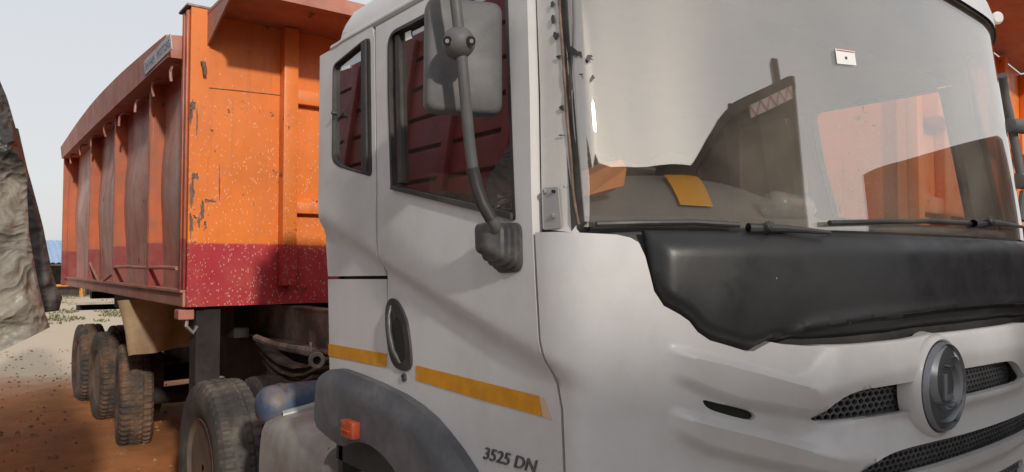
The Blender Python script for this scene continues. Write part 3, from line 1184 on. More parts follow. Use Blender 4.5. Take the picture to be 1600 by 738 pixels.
arc_blade('emblem_ring', 0.1135, 0.1135, 0, 360, 0.004, 0.0041)
arc_blade('emblem_swirl', 0.108, 0.060, 92, 222, 0.017, 0.017)
arc_blade('emblem_swirl', 0.092, 0.080, 250, 330, 0.009, 0.009)
arc_blade('emblem_swirl', 0.108, 0.098, 300, 352, 0.008, 0.008)
arc_blade('emblem_swirl', 0.088, 0.064, 60, -60, 0.010, 0.010)
arc_blade('emblem_swirl', 0.056, 0.050, 100, -95, 0.007, 0.007)
arc_blade('emblem_swirl', 0.062, 0.048, 230, 300, 0.008, 0.008)
mb = MB()
mb.box(ec.x - 0.026, ec.x - 0.010, ey - 0.025, ey - 0.01, ec.z - 0.034, ec.z + 0.036, bev=0.003)
mb.box(ec.x - 0.010, ec.x + 0.024, ey - 0.025, ey - 0.01, ec.z - 0.034, ec.z - 0.020, bev=0.003)
mb.build('emblem_letter', 'emblem_chrome', emb)

# black padded bonnet with a lip
_lip = tzl([(1205, 545), (1212, 534), (1228, 523), (1252, 511.5), (1350, 495), (1478, 480)])
_lip_t0 = _lip[0][0]
_bl = tzl([(1012, 368), (1017, 415), (1024, 460), (1040, 500), (1075, 530), (1100, 552), (1165, 568), (1230, 562), (1400, 552), (1460, 545)])
_bn = [(_bl[0][0] + 0.0, 1.757)] + _bl[1:]
_bt = _bn[0][0]


def bonnet_f(t, z, off=0.0):
    tt = min(t, TT - t)
    top = smooth01((1.757 - z) / 0.055)
    ed = smooth01((tt - _bt + 0.004) / 0.05)
    h = -0.012 + 0.030 * top ** 0.5 * ed ** 0.5
    h += 0.010 * math.sin(max(0, min(1, (z - 1.45) / 0.3)) * math.pi)
    h += 0.004 * noise.noise((t * 3.1, z * 4.0, 2.0)) + 0.0018 * noise.noise((t * 9, z * 7, 5))
    lz = interp(_lip, tt)
    if tt > _lip_t0:
        if z < lz:
            h -= 0.034 * smooth01((lz - z) / 0.006) * smooth01((tt - _lip_t0) / 0.10)
        else:
            h += 0.007 * math.exp(-((z - lz - 0.006) / 0.012) ** 2) * smooth01((tt - _lip_t0) / 0.10)
    if tt > T_B0 - 0.03:
        h -= 0.05 * smooth01((interp(_ftz, tt) + 0.028 - z) / 0.035)
    return cab0(t, z, off + h)


_ftz = sorted(_ft)
_lr = [_lip_t0 + 0.004 + (TT - 2 * _lip_t0 - 0.008) * i / 130 for i in range(131)]
_cuts = [[(t, interp(_lip, min(t, TT - t)) + d) for t in _lr] for d in (0.012, 0.0005, -0.0062)]
bonnet = panel('bonnet', _bn + mir(_bn), bonnet_f, 'black_vinyl', truck, 0.012, 0.02, sharp=70, cuts=_cuts)
# pipework and bracket seen in the slot beside the bonnet
MB().tube([cab0(*tz(1003, 384), -0.035), cab0(*tz(1024, 386), -0.04), cab0(*tz(1040, 386), -0.05)], 0.006, 8).build('wiper_linkage', 'bare_metal', truck, True)
panel('cowl_bracket', tzl([(1004, 392), (1022, 394), (1030, 450), (1018, 440)]), cab0, 'tank_grey', truck, 0.03, 0.006, off=-0.03, smooth=False)
# dark cowl under the glass
_cw0 = tz(895, 362)[0]
panel('cowl', [(_cw0, 1.45), (TT - _cw0, 1.45), (TT - _cw0, 1.772), (_cw0, 1.772)], cab0, 'black_plastic', truck, 0.05, 0.01, off=-0.028)


def wiper(arm, blade, pivot):
    w = MB()
    pts = [ws(*tz(x, y), o) for x, y, o in arm]
    w.tube(pts, [0.012, 0.012, 0.010, 0.007, 0.005][:len(pts)], 10)
    wob = w.build('wiper_arm', 'black_plastic', truck, True)
    b = MB()
    b.tube([ws(*tz(x, y), 0.012) for x, y in blade], 0.007, 8)
    b.build('wiper_blade', 'rubber_seal', wob, True)
    c = MB()
    p = ws(*tz(*pivot), 0.03)
    c.lathe([(-0.02, 0.014), (0.008, 0.014), (0.014, 0.009)], p, (0, -0.9, 0.3), 16)
    c.build('wiper_pivot', 'black_plastic', wob, True)


wiper([(1186, 357, 0.02), (1160, 357, 0.022), (1215, 358, 0.02), (1255, 361, 0.016), (1290, 364, 0.014)], [(930, 351), (1000, 349), (1080, 348), (1150, 352)], (1187, 356))
wiper([(1530, 347, 0.02), (1508, 350, 0.022), (1545, 349, 0.02), (1570, 352, 0.016), (1590, 355, 0.014)], [(1290, 349), (1370, 347), (1440, 346), (1510, 350)], (1528, 347))

# roof and gutter


def roof_f(t, s, off=0.0):
    tt = min(t, TT - t)
    fr_ = smooth01((tt - T_DOOR_F + 0.1) / 0.28)
    z0 = 2.51 + (ztop(tt) - 0.004 - 2.51) * fr_
    prof = [(0, 0, 0), (0.12, 0.012, 0.075), (0.25, 0.04, 0.14), (0.38, 0.10, 0.19), (0.55, 0.25, 0.235), (0.8, 0.6, 0.27), (1, 1.0, 0.28)]
    ins = interp([(p[0], p[1]) for p in prof], s) + 0.0 * fr_
    z = z0 + interp([(p[0], p[2]) for p in prof], s) * (1 - 0.05 * fr_) + off
    P = cab0(t, z0, 0.012 + off)
    C = Vector((XC, 1.9, z))
    P.z = z
    k = min(1.0, ins / 1.0)
    Q = P.lerp(C, k)
    Q.z = z
    return Q


vs, fs = [], []
NT, NS = 110, 20
for i in range(NT + 1):
    for j in range(NS + 1):
        vs.append(roof_f(TT * i / NT, j / NS))
for i in range(NT):
    for j in range(NS):
        b = i * (NS + 1) + j
        fs.append((b, b + 1, b + NS + 2, b + NS + 1))
roof = mesh('roof', vs, fs, 'white_paint', truck, True, None, 60)
MB().tube([cab0(-0.03 + (T_DOOR_F + 0.03) * i / 24, 2.515 + (0.0 if i > 1 else -0.004), 0.022) for i in range(25)], 0.013, 10).build('roof_gutter', 'white_paint', roof, True)
lp = at(1553, 30, Y=1.16)
MB().lathe([(-0.03, 0.012), (0.0, 0.024), (0.02, 0.026), (0.028, 0.018)], lp, (-0.5, -0.8, -0.1), 20).build('marker_lamp', 'lamp_white', roof, True)

# inner lining
Mi = MB()
Mi.box(1.17, 2 * XC - 1.17, 2.565, 2.60, 0.9, 2.56)
Mi.build('back_wall', 'interior_dark', truck)
MB().box(1.2, 2 * XC - 1.2, 1.3, 2.56, 1.05, 1.1).build('cab_floor', 'interior_dark', truck)
MB().box(1.22, 2 * XC - 1.22, 1.42, 2.564, 2.50, 2.515).build('headlining', 'interior_trim', truck)
for fm in (cabM, cabF):
    panel('door_lining', [(-0.01, 0.95), (T_DOOR_F + 0.05, 0.95), (T_DOOR_F + 0.05, 1.70), (T_DOOR_R + 0.05, 1.80), (-0.01, 1.80)], fm, 'interior_dark', truck, 0.1, 0.01, off=-0.05)
panel('pillar_lining', [(0.01, 1.72), (0.07, 1.72), (0.07, 2.5), (0.01, 2.5)], cabM, 'interior_trim', truck, 0.1, 0.008, off=-0.045)
panel('pillar_lining', [(T_DOOR_R - 0.05, 1.72), (T_DOOR_R + 0.03, 1.72), (T_DOOR_R + 0.02, 2.5), (T_DOOR_R - 0.05, 2.5)], cabM, 'interior_trim', truck, 0.1, 0.008, off=-0.045)
panel('pillar_lining', [(T_DOOR_R - 0.05, 1.72), (T_DOOR_R + 0.03, 1.72), (T_DOOR_R + 0.02, 2.5), (T_DOOR_R - 0.05, 2.5)], cabF, 'interior_trim', truck, 0.1, 0.008, off=-0.045)
for fm in (cabM, cabF):
    panel('header_lining', [(0.01, 2.465), (T_DOOR_F - 0.02, 2.50), (T_DOOR_F - 0.02, 2.575), (0.01, 2.575)], fm, 'interior_trim', truck, 0.1, 0.008, off=-0.05)
# front bulkhead behind the grille
panel('bulkhead', [(0.6, 0.75), (TT - 0.6, 0.75), (TT - 0.6, 1.7), (0.6, 1.7)], cab0, 'dark_gap', truck, 0.12, 0.01, off=-0.12)

# dashboard
tA = _g0[0] + 0.03
ol = [cab0(tA + (TT - 2 * tA) * i / 40, 1.79, -0.06) for i in range(41)]
dk = MB()
poly = [Vector((p.x, p.y, 0)) for p in ol] + [Vector((2 * XC - 1.24, 1.72, 0)), Vector((1.24, 1.72, 0))]
dk.prism([Vector((p.x, p.y, 1.25)) for p in poly], (0, 0, 0.545))
dash = dk.build('dashboard', 'dash_plastic', truck)


def hump(a, b, off=0.0):
    """instrument binnacle: a across, b from the front lip to the top"""
    hz = interp([(1.28, 0.05), (1.36, 0.10), (1.5, 0.138), (1.7, 0.150), (1.88, 0.140), (1.98, 0.11), (2.08, 0.05), (2.16, 0.004)], a)
    yf = interp([(1.28, 1.36), (1.5, 1.24), (1.8, 1.17), (2.16, 1.13)], a)
    y = yf + 0.34 * b
    z = 1.797 + hz * (1 - (1 - min(1, b)) ** 2.1) + off
    return Vector((a, y, z + 0.004))


vs, fs = [], []
for i in range(31):
    for j in range(17):
        a = 1.28 + 0.88 * i / 30
        vs.append(hump(a, j / 12) if j < 14 else Vector((a, hump(a, 13 / 12).y + 0.05 * (j - 13), 1.797 + (hump(a, 1).z - 1.797) * (1 - (j - 13) / 3.2))))
for i in range(30):
    for j in range(16):
        b = i * 17 + j
        fs.append((b, b + 1, b + 18, b + 17))
mesh('instrument_binnacle', vs, fs, 'dash_plastic', dash, True, None, 60)
mb = MB()
for i in range(36):
    pass
cst = Vector((1.78, 1.93, 1.86))
ring = [cst + Matrix.Rotation(R(-62), 3, 'X') @ Vector((0.21 * math.cos(2 * math.pi * i / 36), 0.21 * math.sin(2 * math.pi * i / 36), 0)) for i in range(37)]
mb.tube(ring, 0.015, 8, caps=False)
mb.tube([cst + Vector((0, -0.03, -0.02)), cst + Vector((0, -0.3, -0.25))], 0.03, 10)
for i in (3, 15, 27):
    mb.tube([ring[i], cst + Vector((0, -0.03, -0.02))], 0.012, 8)
mb.build('steering_wheel', 'black_plastic', truck, True)
for x in (1.66, 2.95):
    mb = MB()
    mb.box(x - 0.24, x + 0.24, 1.85, 2.3, 1.35, 1.5, bev=0.04)
    st = mb.build('seat', 'seat_fabric', truck, True)
    Mr = Matrix.Translation((x, 2.36, 1.48)) @ Matrix.Rotation(R(-10), 4, 'X')
    MB().box(-0.23, 0.23, -0.06, 0.06, 0, 0.56, M=Mr, bev=0.04).build('seat_back', 'seat_fabric', st, True)
    MB().box(-0.13, 0.13, -0.05, 0.05, 0.59, 0.78, M=Mr, bev=0.04).build('headrest', 'seat_fabric', st, True)

# front mudguard with its side marker
ffm = lambda a, b, o=0.0: cab0(a, b, 0.055 + o)
fi = lambda pts: [inv(ffm, x, y, RA, RB) for x, y in pts]
_fd = fi([(496, 593), (501, 582), (509, 577.5), (525, 579), (600, 611), (650, 645), (690, 693), (724, 746), (750, 800)])
_fd += fi([(650, 800), (622, 738), (598, 708), (575, 692), (555, 690), (540, 698), (528, 694), (508, 678), (493, 664), (493, 630)])


def fend(a, b, o=0.0):
    e = 0.0
    zt = interp(sorted(_fd[3:9]), a)
    e += 0.03 * smooth01(1 - (zt - b) / 0.06)
    e += 0.035 * smooth01(1 - (a + 0.055) / 0.05)
    return cab0(a, b, 0.06 + o - e)


fender = panel('mudguard', chaikin(_fd, 1), fend, 'fender_plastic', truck, 0.022, 0.07)
mb = MB()
c = fend(*inv(lambda a, b: fend(a, b), 553, 669, RA, RB))
mb.box(c.x - 0.03, c.x + 0.005, c.y - 0.045, c.y + 0.045, c.z - 0.03, c.z + 0.028, bev=0.012)
mb.box(c.x - 0.036, c.x - 0.028, c.y - 0.03, c.y + 0.03, c.z - 0.006, c.z - 0.001, bev=0.001)
mb.build('side_marker', 'reflector_orange', fender, True)

# mirror: rubber boot, bent arm, ball, head
bo = cabM(*tz(812, 386), 0.0)
bs = []
for i, (k, r, dy, dz) in enumerate(((0.0, 1.0, 0, 0), (0.012, 1.0, 0, 0), (0.018, 0.86, 0, .003), (0.028, 0.93, .004, .004), (0.034, 0.80, .008, .006), (0.044, 0.86, .012, .008), (0.050, 0.72, .016, .010),
                                    (0.062, 0.76, .022, .014), (0.070, 0.62, .028, .018), (0.086, 0.60, .036, .024), (0.094, 0.40, .04, .03))):
    lp = fillet([(-0.052 * r, -0.062 * r), (0.052 * r, -0.066 * r), (0.060 * r, 0.052 * r), (-0.048 * r, 0.060 * r)], 0.03 * r)
    k *= 0.66
    bs.append([Vector((bo.x - k, bo.y + p[0] + dy, bo.z + p[1] + dz)) for p in lp])
n = len(bs[0])
vs = [p for l in bs for p in l]
fs = [(i * n + k, i * n + (k + 1) % n, (i + 1) * n + (k + 1) % n, (i + 1) * n + k) for i in range(len(bs) - 1) for k in range(n)]
fs += [tuple(range(n)), tuple((len(bs) - 1) * n + k for k in range(n))]
boot = mesh('mirror_boot', vs, fs, 'boot_rubber', truck, True, None, 40)
b_end = sum(bs[-1], Vector()) / n
arm_px = [(778, 357, 1.045, None), (766, 340, 1.02, None), (752, 315, 1.0, None), (741, 280, 0.985, None), (733, 220, 0.965, None), (727, 150, 0.945, None), (721, 85, 0.93, None), (714, 20, 0.915, None), (706, -40, 0.90, None), (690, -120, 0.90, None)]
ap = [b_end + Vector((0.02, 0, 0))] + [at(x, y, X=X) for x, y, X, _ in arm_px]
arm = MB().tube([Vector(p) for p in chaikin([tuple(p) for p in ap], 2, closed=False)], 0.0135, 14).build('mirror_arm', 'grey_plastic', truck, True)
MB().tube([at(x, y, X=X) for x, y, X in ((768, 343, 1.023), (754, 318, 1.003), (744, 290, .99), (738, 262, .978))], 0.0158, 14).build('arm_sleeve', 'rubber_seal', arm, True)
ball = at(717, 67, X=0.925)
hd = MB().lathe([(-0.045, 0.012), (-0.04, 0.025), (-0.018, 0.036), (0.007, 0.0375), (0.026, 0.028), (0.035, 0.016), (0.038, 0.003)], ball, (-0.35, -0.93, 0.05), 28)
hub = hd.build('mirror_ball', 'grey_plastic', arm, True, 60)
vd = (ball - ORG).normalized()
for dx, mt in ((-0.026, 'plate_metal'), (0.028, 'bare_metal')):
    q = ball + Vector((math.cos(YAW) * dx, -math.sin(YAW) * dx, 0.004)) - vd * 0.032
    MB().lathe([(-0.012, 0.012), (0.001, 0.011), (0.0015, 0.007)], q, -vd + Vector((math.cos(YAW), -math.sin(YAW), 0)) * dx * 14, 12).build('screw_recess', 'dark_gap', arm, True)
    MB().lathe([(-0.004, 0.006), (0.003, 0.005)], q, -vd + Vector((math.cos(YAW), -math.sin(YAW), 0)) * dx * 14, 6).build('screw', mt, arm)
# head: a shallow dish seen from behind
q0, q1 = at(664, 90, Y=1.54), at(784, 90, Y=1.47)
mz0, mz1 = at(700, 175, Y=1.51).z, at(700, -4, Y=1.51).z
ex = (q1 - q0)
ex.z = 0
wd = ex.length
ex.normalize()
en = Vector((ex.y, -ex.x, 0))
en = en if en.y < 0 else -en
mc = (q0 + q1) / 2
mc.z = (mz0 + mz1) / 2
hh = (mz1 - mz0) / 2
vs, fs = [], []
rings = []
for dpt, s in ((-0.03, 0.93), (-0.028, 1.0), (0.0, 1.0), (0.010, 0.985), (0.016, 0.95), (0.019, 0.88), (0.022, 0.6), (0.023, 0.2)):
    w2, h2 = wd / 2 - (1 - s) * wd / 2, hh - (1 - s) * wd / 2 if s > 0.85 else hh * s
    lp = fillet([(-w2, -h2), (w2, -h2), (w2 * 0.99, h2), (-w2 * 0.97, h2)], 0.030 * s)
    rings.append([mc + ex * p[0] + UP * p[1] + en * dpt for p in lp])
n = len(rings[0])
vs = [p for l in rings for p in l]
fs = [(i * n + k, i * n + (k + 1) % n, (i + 1) * n + (k + 1) % n, (i + 1) * n + k) for i in range(len(rings) - 1) for k in range(n)]
fs += [tuple(range(n)), tuple((len(rings) - 1) * n + k for k in range(n))]
mh = mesh('mirror_head', vs, fs, 'grey_plastic', truck, True, None, 50)
MB().prism([p - en * 0.0025 for p in rings[0]], -en * 0.002).build('mirror_glass', 'emblem_chrome', mh)
# far-side mirror arms peeping past the windscreen edge
fa = [(1566, 118, 3.50), (1570, 150, 3.58), (1580, 195, 3.62), (1590, 245, 3.66), (1598, 290, 3.68)]
farm = MB().tube([at(x, y, X=X) for x, y, X in fa], 0.018, 12).build('mirror_arm', 'grey_plastic', truck, True)
MB().lathe([(-0.05, 0.02), (-0.045, 0.032), (0.05, 0.032), (0.055, 0.02)], at(1588, 197, X=3.6), (1, -0.3, 0), 16).build('arm_clamp', 'grey_plastic', farm, True)
MB().lathe([(-0.03, 0.02), (-0.025, 0.035), (0.06, 0.035), (0.065, 0.02)], at(1596, 283, X=3.64), (1, -0.3, 0), 16).build('arm_clamp', 'grey_plastic', farm, True)
MB().tube([at(1600, 300, X=3.64), at(1594, 345, X=3.58)], 0.016, 10).build('arm_stay', 'grey_plastic', farm, True)

# ------------------------------------------------------------------ the load bin of the white truck
BX0, BX1 = 1.10, 3.60        # side planes
BY0, BY1 = 4.59, 10.15       # front and rear
BZ0, BZ1 = 1.428, 3.185


def bz(px, py, Y=BY0):
    return at(px, py, Y=Y).z


def bxx(px, Y=BY0):
    return at(px, 300, Y=Y).x


mb = MB()
mb.box(BX0 + 0.08, BX1 - 0.08, BY0 + 0.03, BY1, BZ0, BZ0 + 0.05)
mb.box(BX1 - 0.08, BX1 - 0.03, BY0 + 0.03, BY1, BZ0 + 0.05, 2.95)
mb.box(BX0 + 0.12, BX1 - 0.08, BY1 - 0.06, BY1, BZ0 + 0.05, 2.9)
tbin = mb.build('load_bin', 'bin_paint', truck)

# front wall: base sheet, proud posts and rails
MB().box(BX0 + 0.09, BX1, BY0, BY0 + 0.03, BZ0, BZ1).build('front_wall', 'front_wall_paint', tbin)
fwp = lambda n, x0, x1, z0, z1, d=0.05, b=0.006: MB().box(x0, x1, BY0 - d, BY0 - 0.001, z0, z1, bev=b).build(n, 'front_wall_paint', tbin, True)
xl, xr = bxx(435), bxx(457)
fwp('front_post', xl, xr, bz(455, 446), BZ1 - 0.004, 0.085)
fwp('front_post', 2.62, 2.71, bz(455, 446), BZ1 - 0.004, 0.085)
fwp('front_post', BX1 - 0.1, BX1 + 0.003, BZ0, BZ1 - 0.004, 0.05)
for a, b in ((145, 167), (318, 335)):
    fwp('front_rail', xr + 0.002, 2.618, bz(480, b), bz(480, a), 0.055)
    fwp('front_rail', 2.712, BX1 - 0.102, bz(480, b), bz(480, a), 0.055)
# sheet seam beads
MB().tube([(BX0 + 0.1, BY0 - 0.002, bz(322, 137)), (1.4, BY0 - 0.002, bz(380, 144) + 0.004), (xl, BY0 - 0.002, bz(430, 148))], 0.0028, 6).build('weld_seam', 'rust_pitted', tbin, True)
# corner post with its grooved outer side, plain front flange
mb = MB()
mb.prism([(BX0, BY0 - 0.012, BZ0), (BX0 + 0.105, BY0 - 0.012, BZ0), (BX0 + 0.105, BY0 + 0.02, BZ0), (BX0 + 0.02, BY0 + 0.17, BZ0), (BX0 - 0.0, BY0 + 0.17, BZ0)], (0, 0, 3.215 - BZ0))
cp = mb.build('corner_post', 'front_wall_paint', tbin)
for y in (0.035, 0.115):
    MB().box(BX0 - 0.016, BX0 - 0.001, BY0 + y - 0.02, BY0 + y + 0.02, BZ0 + 0.1, 3.20, bev=0.005).build('post_rib', 'bin_paint', cp, True)
MB().box(BX0 - 0.025, BX0 + 0.11, BY0 - 0.02, BY0 + 0.19, 3.216, 3.228).build('post_cap', 'chassis_steel', cp)
MB().tube([(1.165, BY0 - 0.014, bz(305, 97)), (1.165, BY0 - 0.05, bz(305, 97) - 0.012), (1.17, BY0 - 0.055, bz(305, 108)), (1.175, BY0 - 0.045, bz(306, 117))], 0.011, 8).build('hook', 'rust_pitted', cp, True)
# damage on the front: scraped patches along the corner
for cx, cy, rx, ry in ((302, 165, 6, 10), (298, 178, 3, 20), (305, 275, 8, 7), (300, 300, 4, 26), (316, 330, 4, 16), (326, 314, 12, 3), (311, 345, 3, 12), (299, 350, 3, 22), (308, 190, 1.5, 30), (343, 290, 1.5, 30)):
    q = []
    for a in range(18):
        th = 2 * math.pi * a / 18
        rr = random.uniform(0.45, 1.15)
        q.append(at(cx + rx * rr * math.cos(th), cy + ry * rr * math.sin(th), Y=BY0 - (0.0132 if cx < 320 else 0.0012)))
    MB().prism(q, (0, 0.001, 0)).build('scrape', 'rust_pitted', cp)
# hood over the front, with side gussets and lip
HY = BY0 - 0.60
mb = MB()
mb.box(BX0 + 0.09, BX1, HY, BY0, BZ1, BZ1 + 0.02)
hood = mb.build('hood', 'rail_paint', tbin)
MB().box(BX0 + 0.09, BX1, HY - 0.012, HY, BZ1 - 0.035, BZ1 + 0.05).build('hood_lip', 'rail_paint', hood)
for x in (BX0 + 0.092, BX1 - 0.012):
    MB().prism([(x, BY0 - 0.002, BZ1 - 0.001), (x, BY0 - 0.002, bz(318, 72)), (x, HY + 0.15, BZ1 - 0.03), (x, HY + 0.001, BZ1 - 0.001)], (0.012, 0, 0)).build('gusset', 'rail_paint', hood)
MB().tube([at(484, 10, Y=4.25), at(490, 13, Y=4.2), at(490, 22, Y=4.18), at(483, 28, Y=4.2)], 0.012, 8).build('hook', 'rail_paint', hood, True)

# near side: bulged panels between ribs, top beam, bottom rail, rods and tarp hooks
RIBY = [BY0 + 1.01 + 1.385 * i for i in range(4)]
RIBY[-1] = BY1 - 0.06
edges_y = [BY0 + 0.17] + RIBY


def bulge(z):
    f = (z - BZ0) / (2.95 - BZ0)
    return 0.085 - 0.048 * math.exp(-((f - 0.52) / 0.22) ** 2)


for i in range(4):
    y0, y1 = edges_y[i] + (0.0 if i == 0 else 0.05), edges_y[i + 1] - 0.001
    vs, fs = [], []
    NA, NB = 14, 18
    for a in range(NA + 1):
        for b in range(NB + 1):
            fa, z = a / NA, BZ0 + 0.06 + (2.98 - BZ0 - 0.06) * b / NB
            e = math.sin(math.pi * min(1, max(0, fa))) ** 0.7
            d = 0.09 - (0.09 - bulge(z)) * (0.55 + 0.45 * e) + 0.007 * noise.noise((y0 + fa * 3, z * 2.2, 1))
            vs.append((BX0 + d, y0 + (y1 - y0) * fa, z))
    for a in range(NA):
        for b in range(NB):
            k = a * (NB + 1) + b
            fs.append((k, k + 1, k + NB + 2, k + NB + 1))
    mesh('side_panel', vs, fs, 'side_panel_paint', tbin, True)
rib0 = None
for y in RIBY:
    if rib0 is None:
        mb = MB()
        pr = []
        mb.box(BX0 + 0.002, BX0 + 0.1, y, y + 0.05, BZ0 + 0.05, 2.97, bev=0.006)
        mb.box(BX0 - 0.012, BX0 + 0.002, y - 0.004, y + 0.018, BZ0 + 0.05, 2.95)
        mb.box(BX0 - 0.012, BX0 + 0.002, y + 0.034, y + 0.056, BZ0 + 0.05, 2.95)
        rib0 = mb.build('rib', 'bin_paint', tbin)
        z0 = WORLD_LOC[rib0]
        yr = y
    else:
        copy_part(rib0, tbin, z0 + Vector((0, y - yr, 0)))
# top beam: channel that kicks outward, tilted a little, dented
vs, fs = [], []
for i in range(31):
    y = BY0 + 0.17 + (BY1 - BY0 - 0.17) * i / 30
    w = 0.006 * noise.noise((y * 1.1, 2, 0))
    up_ = 0.10 * math.sin(math.pi * i / 30)
    for x, z in ((BX0 - 0.085, 2.935), (BX0 - 0.10, 3.07), (BX0 + 0.02, 3.085), (BX0 + 0.10, 3.05), (BX0 + 0.10, 2.945)):
        vs.append((x + w, y, z + w * 0.6 + (up_ if z > 3 else up_ * 0.15)))
for i in range(30):
    for k in range(5):
        a, b = i * 5 + k, i * 5 + (k + 1) % 5
        fs.append((a, b, b + 5, a + 5))
fs += [(0, 1, 2, 3, 4), (150, 151, 152, 153, 154)]
beam = mesh('top_beam', vs, fs, 'rail_paint', tbin)
mb = MB()
mb.box(BX0 - 0.015, BX0 + 0.1, BY0 + 0.02, BY1 + 0.02, BZ0 - 0.002, BZ0 + 0.085, bev=0.008)
mb.box(BX0 - 0.03, BX0 + 0.1, BY0 + 0.02, BY1 + 0.02, BZ0 + 0.085, BZ0 + 0.10)
mb.build('bottom_rail', 'rail_paint', tbin)
MB().box(BX0 - 0.06, BX0 + 0.12, BY1 - 0.01, BY1 + 0.06, BZ0, 3.02, bev=0.01).build('rear_post', 'bin_paint', tbin)
for i in range(1, 4):
    y0, y1 = edges_y[i - 1] + 0.06, edges_y[i]
    z = [1.655, 1.655, 1.60][i - 1]
    pts = [(BX0 + 0.0, y0, z), (BX0 - 0.005, (y0 + y1) / 2, z + (0.005 if i < 3 else -0.10)), (BX0 + 0.0, y1, z + (0.0 if i < 3 else 0.09))]
    MB().tube(pts, 0.013, 8).build('tie_rod', 'rail_paint', tbin, True)
mb = MB()
hk = [(BX0 + 0.02, 0, 2.925), (BX0 - 0.03, 0, 2.92), (BX0 - 0.05, 0, 2.89), (BX0 - 0.05, 0, 2.84), (BX0 - 0.045, 0, 2.81)]
hy = [BY0 + 0.26, BY0 + 0.78, BY0 + 1.35, BY0 + 2.0, BY0 + 2.75, BY0 + 3.5, BY0 + 4.3, BY0 + 5.1]
pts = chaikin([(x, y + hy[0], z) for x, y, z in hk], 1, closed=False)
hook = MB().tube(pts, 0.009, 7).build('tarp_hook', 'rail_paint', tbin, True)
hl = WORLD_LOC[hook]
for y in hy[1:]:
    copy_part(hook, tbin, hl + Vector((0, y - hy[0], random.uniform(-.02, .02))), (random.uniform(-.3, .3), random.uniform(-.2, .2), random.uniform(-.9, .9)))
# name board on the beam


def boardf(a, b, off=0.0):
    return Vector((BX0 - 0.0925 - off + 0.11 * (3.0 - b), a, b))


bq = [inv(boardf, x, y, (4.7, 6.2), (2.85, 3.15)) for x, y in ((227, 106), (270, 77), (271, 92), (228, 124))]
by0 = (bq[0][0] + bq[3][0]) / 2
by1 = (bq[1][0] + bq[2][0]) / 2
bz0, bz1 = 2.955, 3.045
board = panel('name_board', [(by0, bz0), (by1, bz0), (by1, bz1), (by0, bz1)], boardf, 'board_white', beam, 0.1, 0.004, off=0.005, smooth=False)
for wd_, sh_ in (('SHIVAM', 0.0), ('MOTORS', 4.35)):
    text_mesh('board_lettering', wd_, lambda a, b, o=0: boardf(a, b, o + 0.005), 'board_text', beam, (by0 - 0.03 + sh_ * (by1 - by0 + 0.06) / 8.45, bz0 + 0.024),
              ((by1 - by0 + 0.06) / 8.45, 0), (0, 0.062), 1.0, 0.0015)

# ------------------------------------------------------------------ chassis and what hangs from it
for x in (1.75, 2.75):
    mb = MB()
    mb.box(x - 0.006, x + 0.006, 1.4, 9.9, 1.19, 1.40)
    mb.box(x - 0.012, x + 0.09, 1.4, 9.9, 1.40, 1.412)
    mb.box(x - 0.075, x + 0.09, 1.4, 9.9, 1.178, 1.19)
    mb.build('chassis_rail', 'chassis_steel', truck)
for y in (4.9, 6.6, 8.2, 9.6):
    MB().box(1.77, 2.74, y, y + 0.12, 1.2, 1.38).build('cross_member', 'chassis_dark', truck)
mb = MB()
mb.box(1.17, 1.31, 4.64, 4.78, 0.75, 1.427)
mb.build('outrigger', 'chassis_dark', truck)
mb = MB()
mb.box(1.3, 3.4, 9.7, 9.85, 1.28, 1.36)
mb.box(1.18, 3.5, 9.9, 10.0, 1.14, 1.20)
mb.build('underrun_bar', 'chassis_dark', truck)
mb = MB()
mb.box(1.5, 1.6, 5.0, 9.5, 1.19, 1.42)
mb.box(3.1, 3.2, 5.0, 9.5, 1.19, 1.42)
mb.build('bin_runner', 'chassis_dark', truck)
mb = MB()
mb.box(1.78, 2.7, 5.1, 9.3, 0.75, 1.15, bev=0.05)
mb.build('gearbox_casing', 'chassis_dark', truck)
c = at(290, 496, Y=4.7)
o = MB().box(c.x - 0.06, c.x + 0.03, 4.62, 4.72, c.z - 0.01, c.z + 0.05, bev=0.008).build('lashing_block', 'rail_paint', truck)
MB().tube([(c.x, 4.66, c.z), (c.x - 0.01, 4.64, c.z - 0.05), (c.x + 0.03, 4.64, c.z - 0.09), (c.x + 0.05, 4.64, c.z - 0.05)], 0.012, 7).build('lashing_ring', 'bare_metal', o, True)
# tan canvas flap ahead of the rear wheels
vs, fs = [], []
fl = [[(182, 470), (300, 466)], [(190, 492), (300, 488)], [(198, 520), (302, 512)], [(203, 548), (302, 530)], [(206, 559), (303, 544)]]
for j, (a, b) in enumerate(fl):
    A, B = at(*a, Y=6.3), at(*b, Y=6.15)
    for i in range(15):
        p = A.lerp(B, i / 14)
        p.y += 0.05 * math.sin(i * 0.55 + 0.4 * j) + 0.03 * j - (0.04 if i == 0 else 0)
        vs.append(p)
n = 15
fs = [(j * n + i, j * n + i + 1, (j + 1) * n + i + 1, (j + 1) * n + i) for j in range(4) for i in range(14)]
k = len(vs)
vs += [v + Vector((0, 0.012, 0)) for v in vs]
fs += [tuple(q + k for q in reversed(f)) for f in fs]
mesh('mud_flap', vs, fs, 'tan_canvas', truck, True)


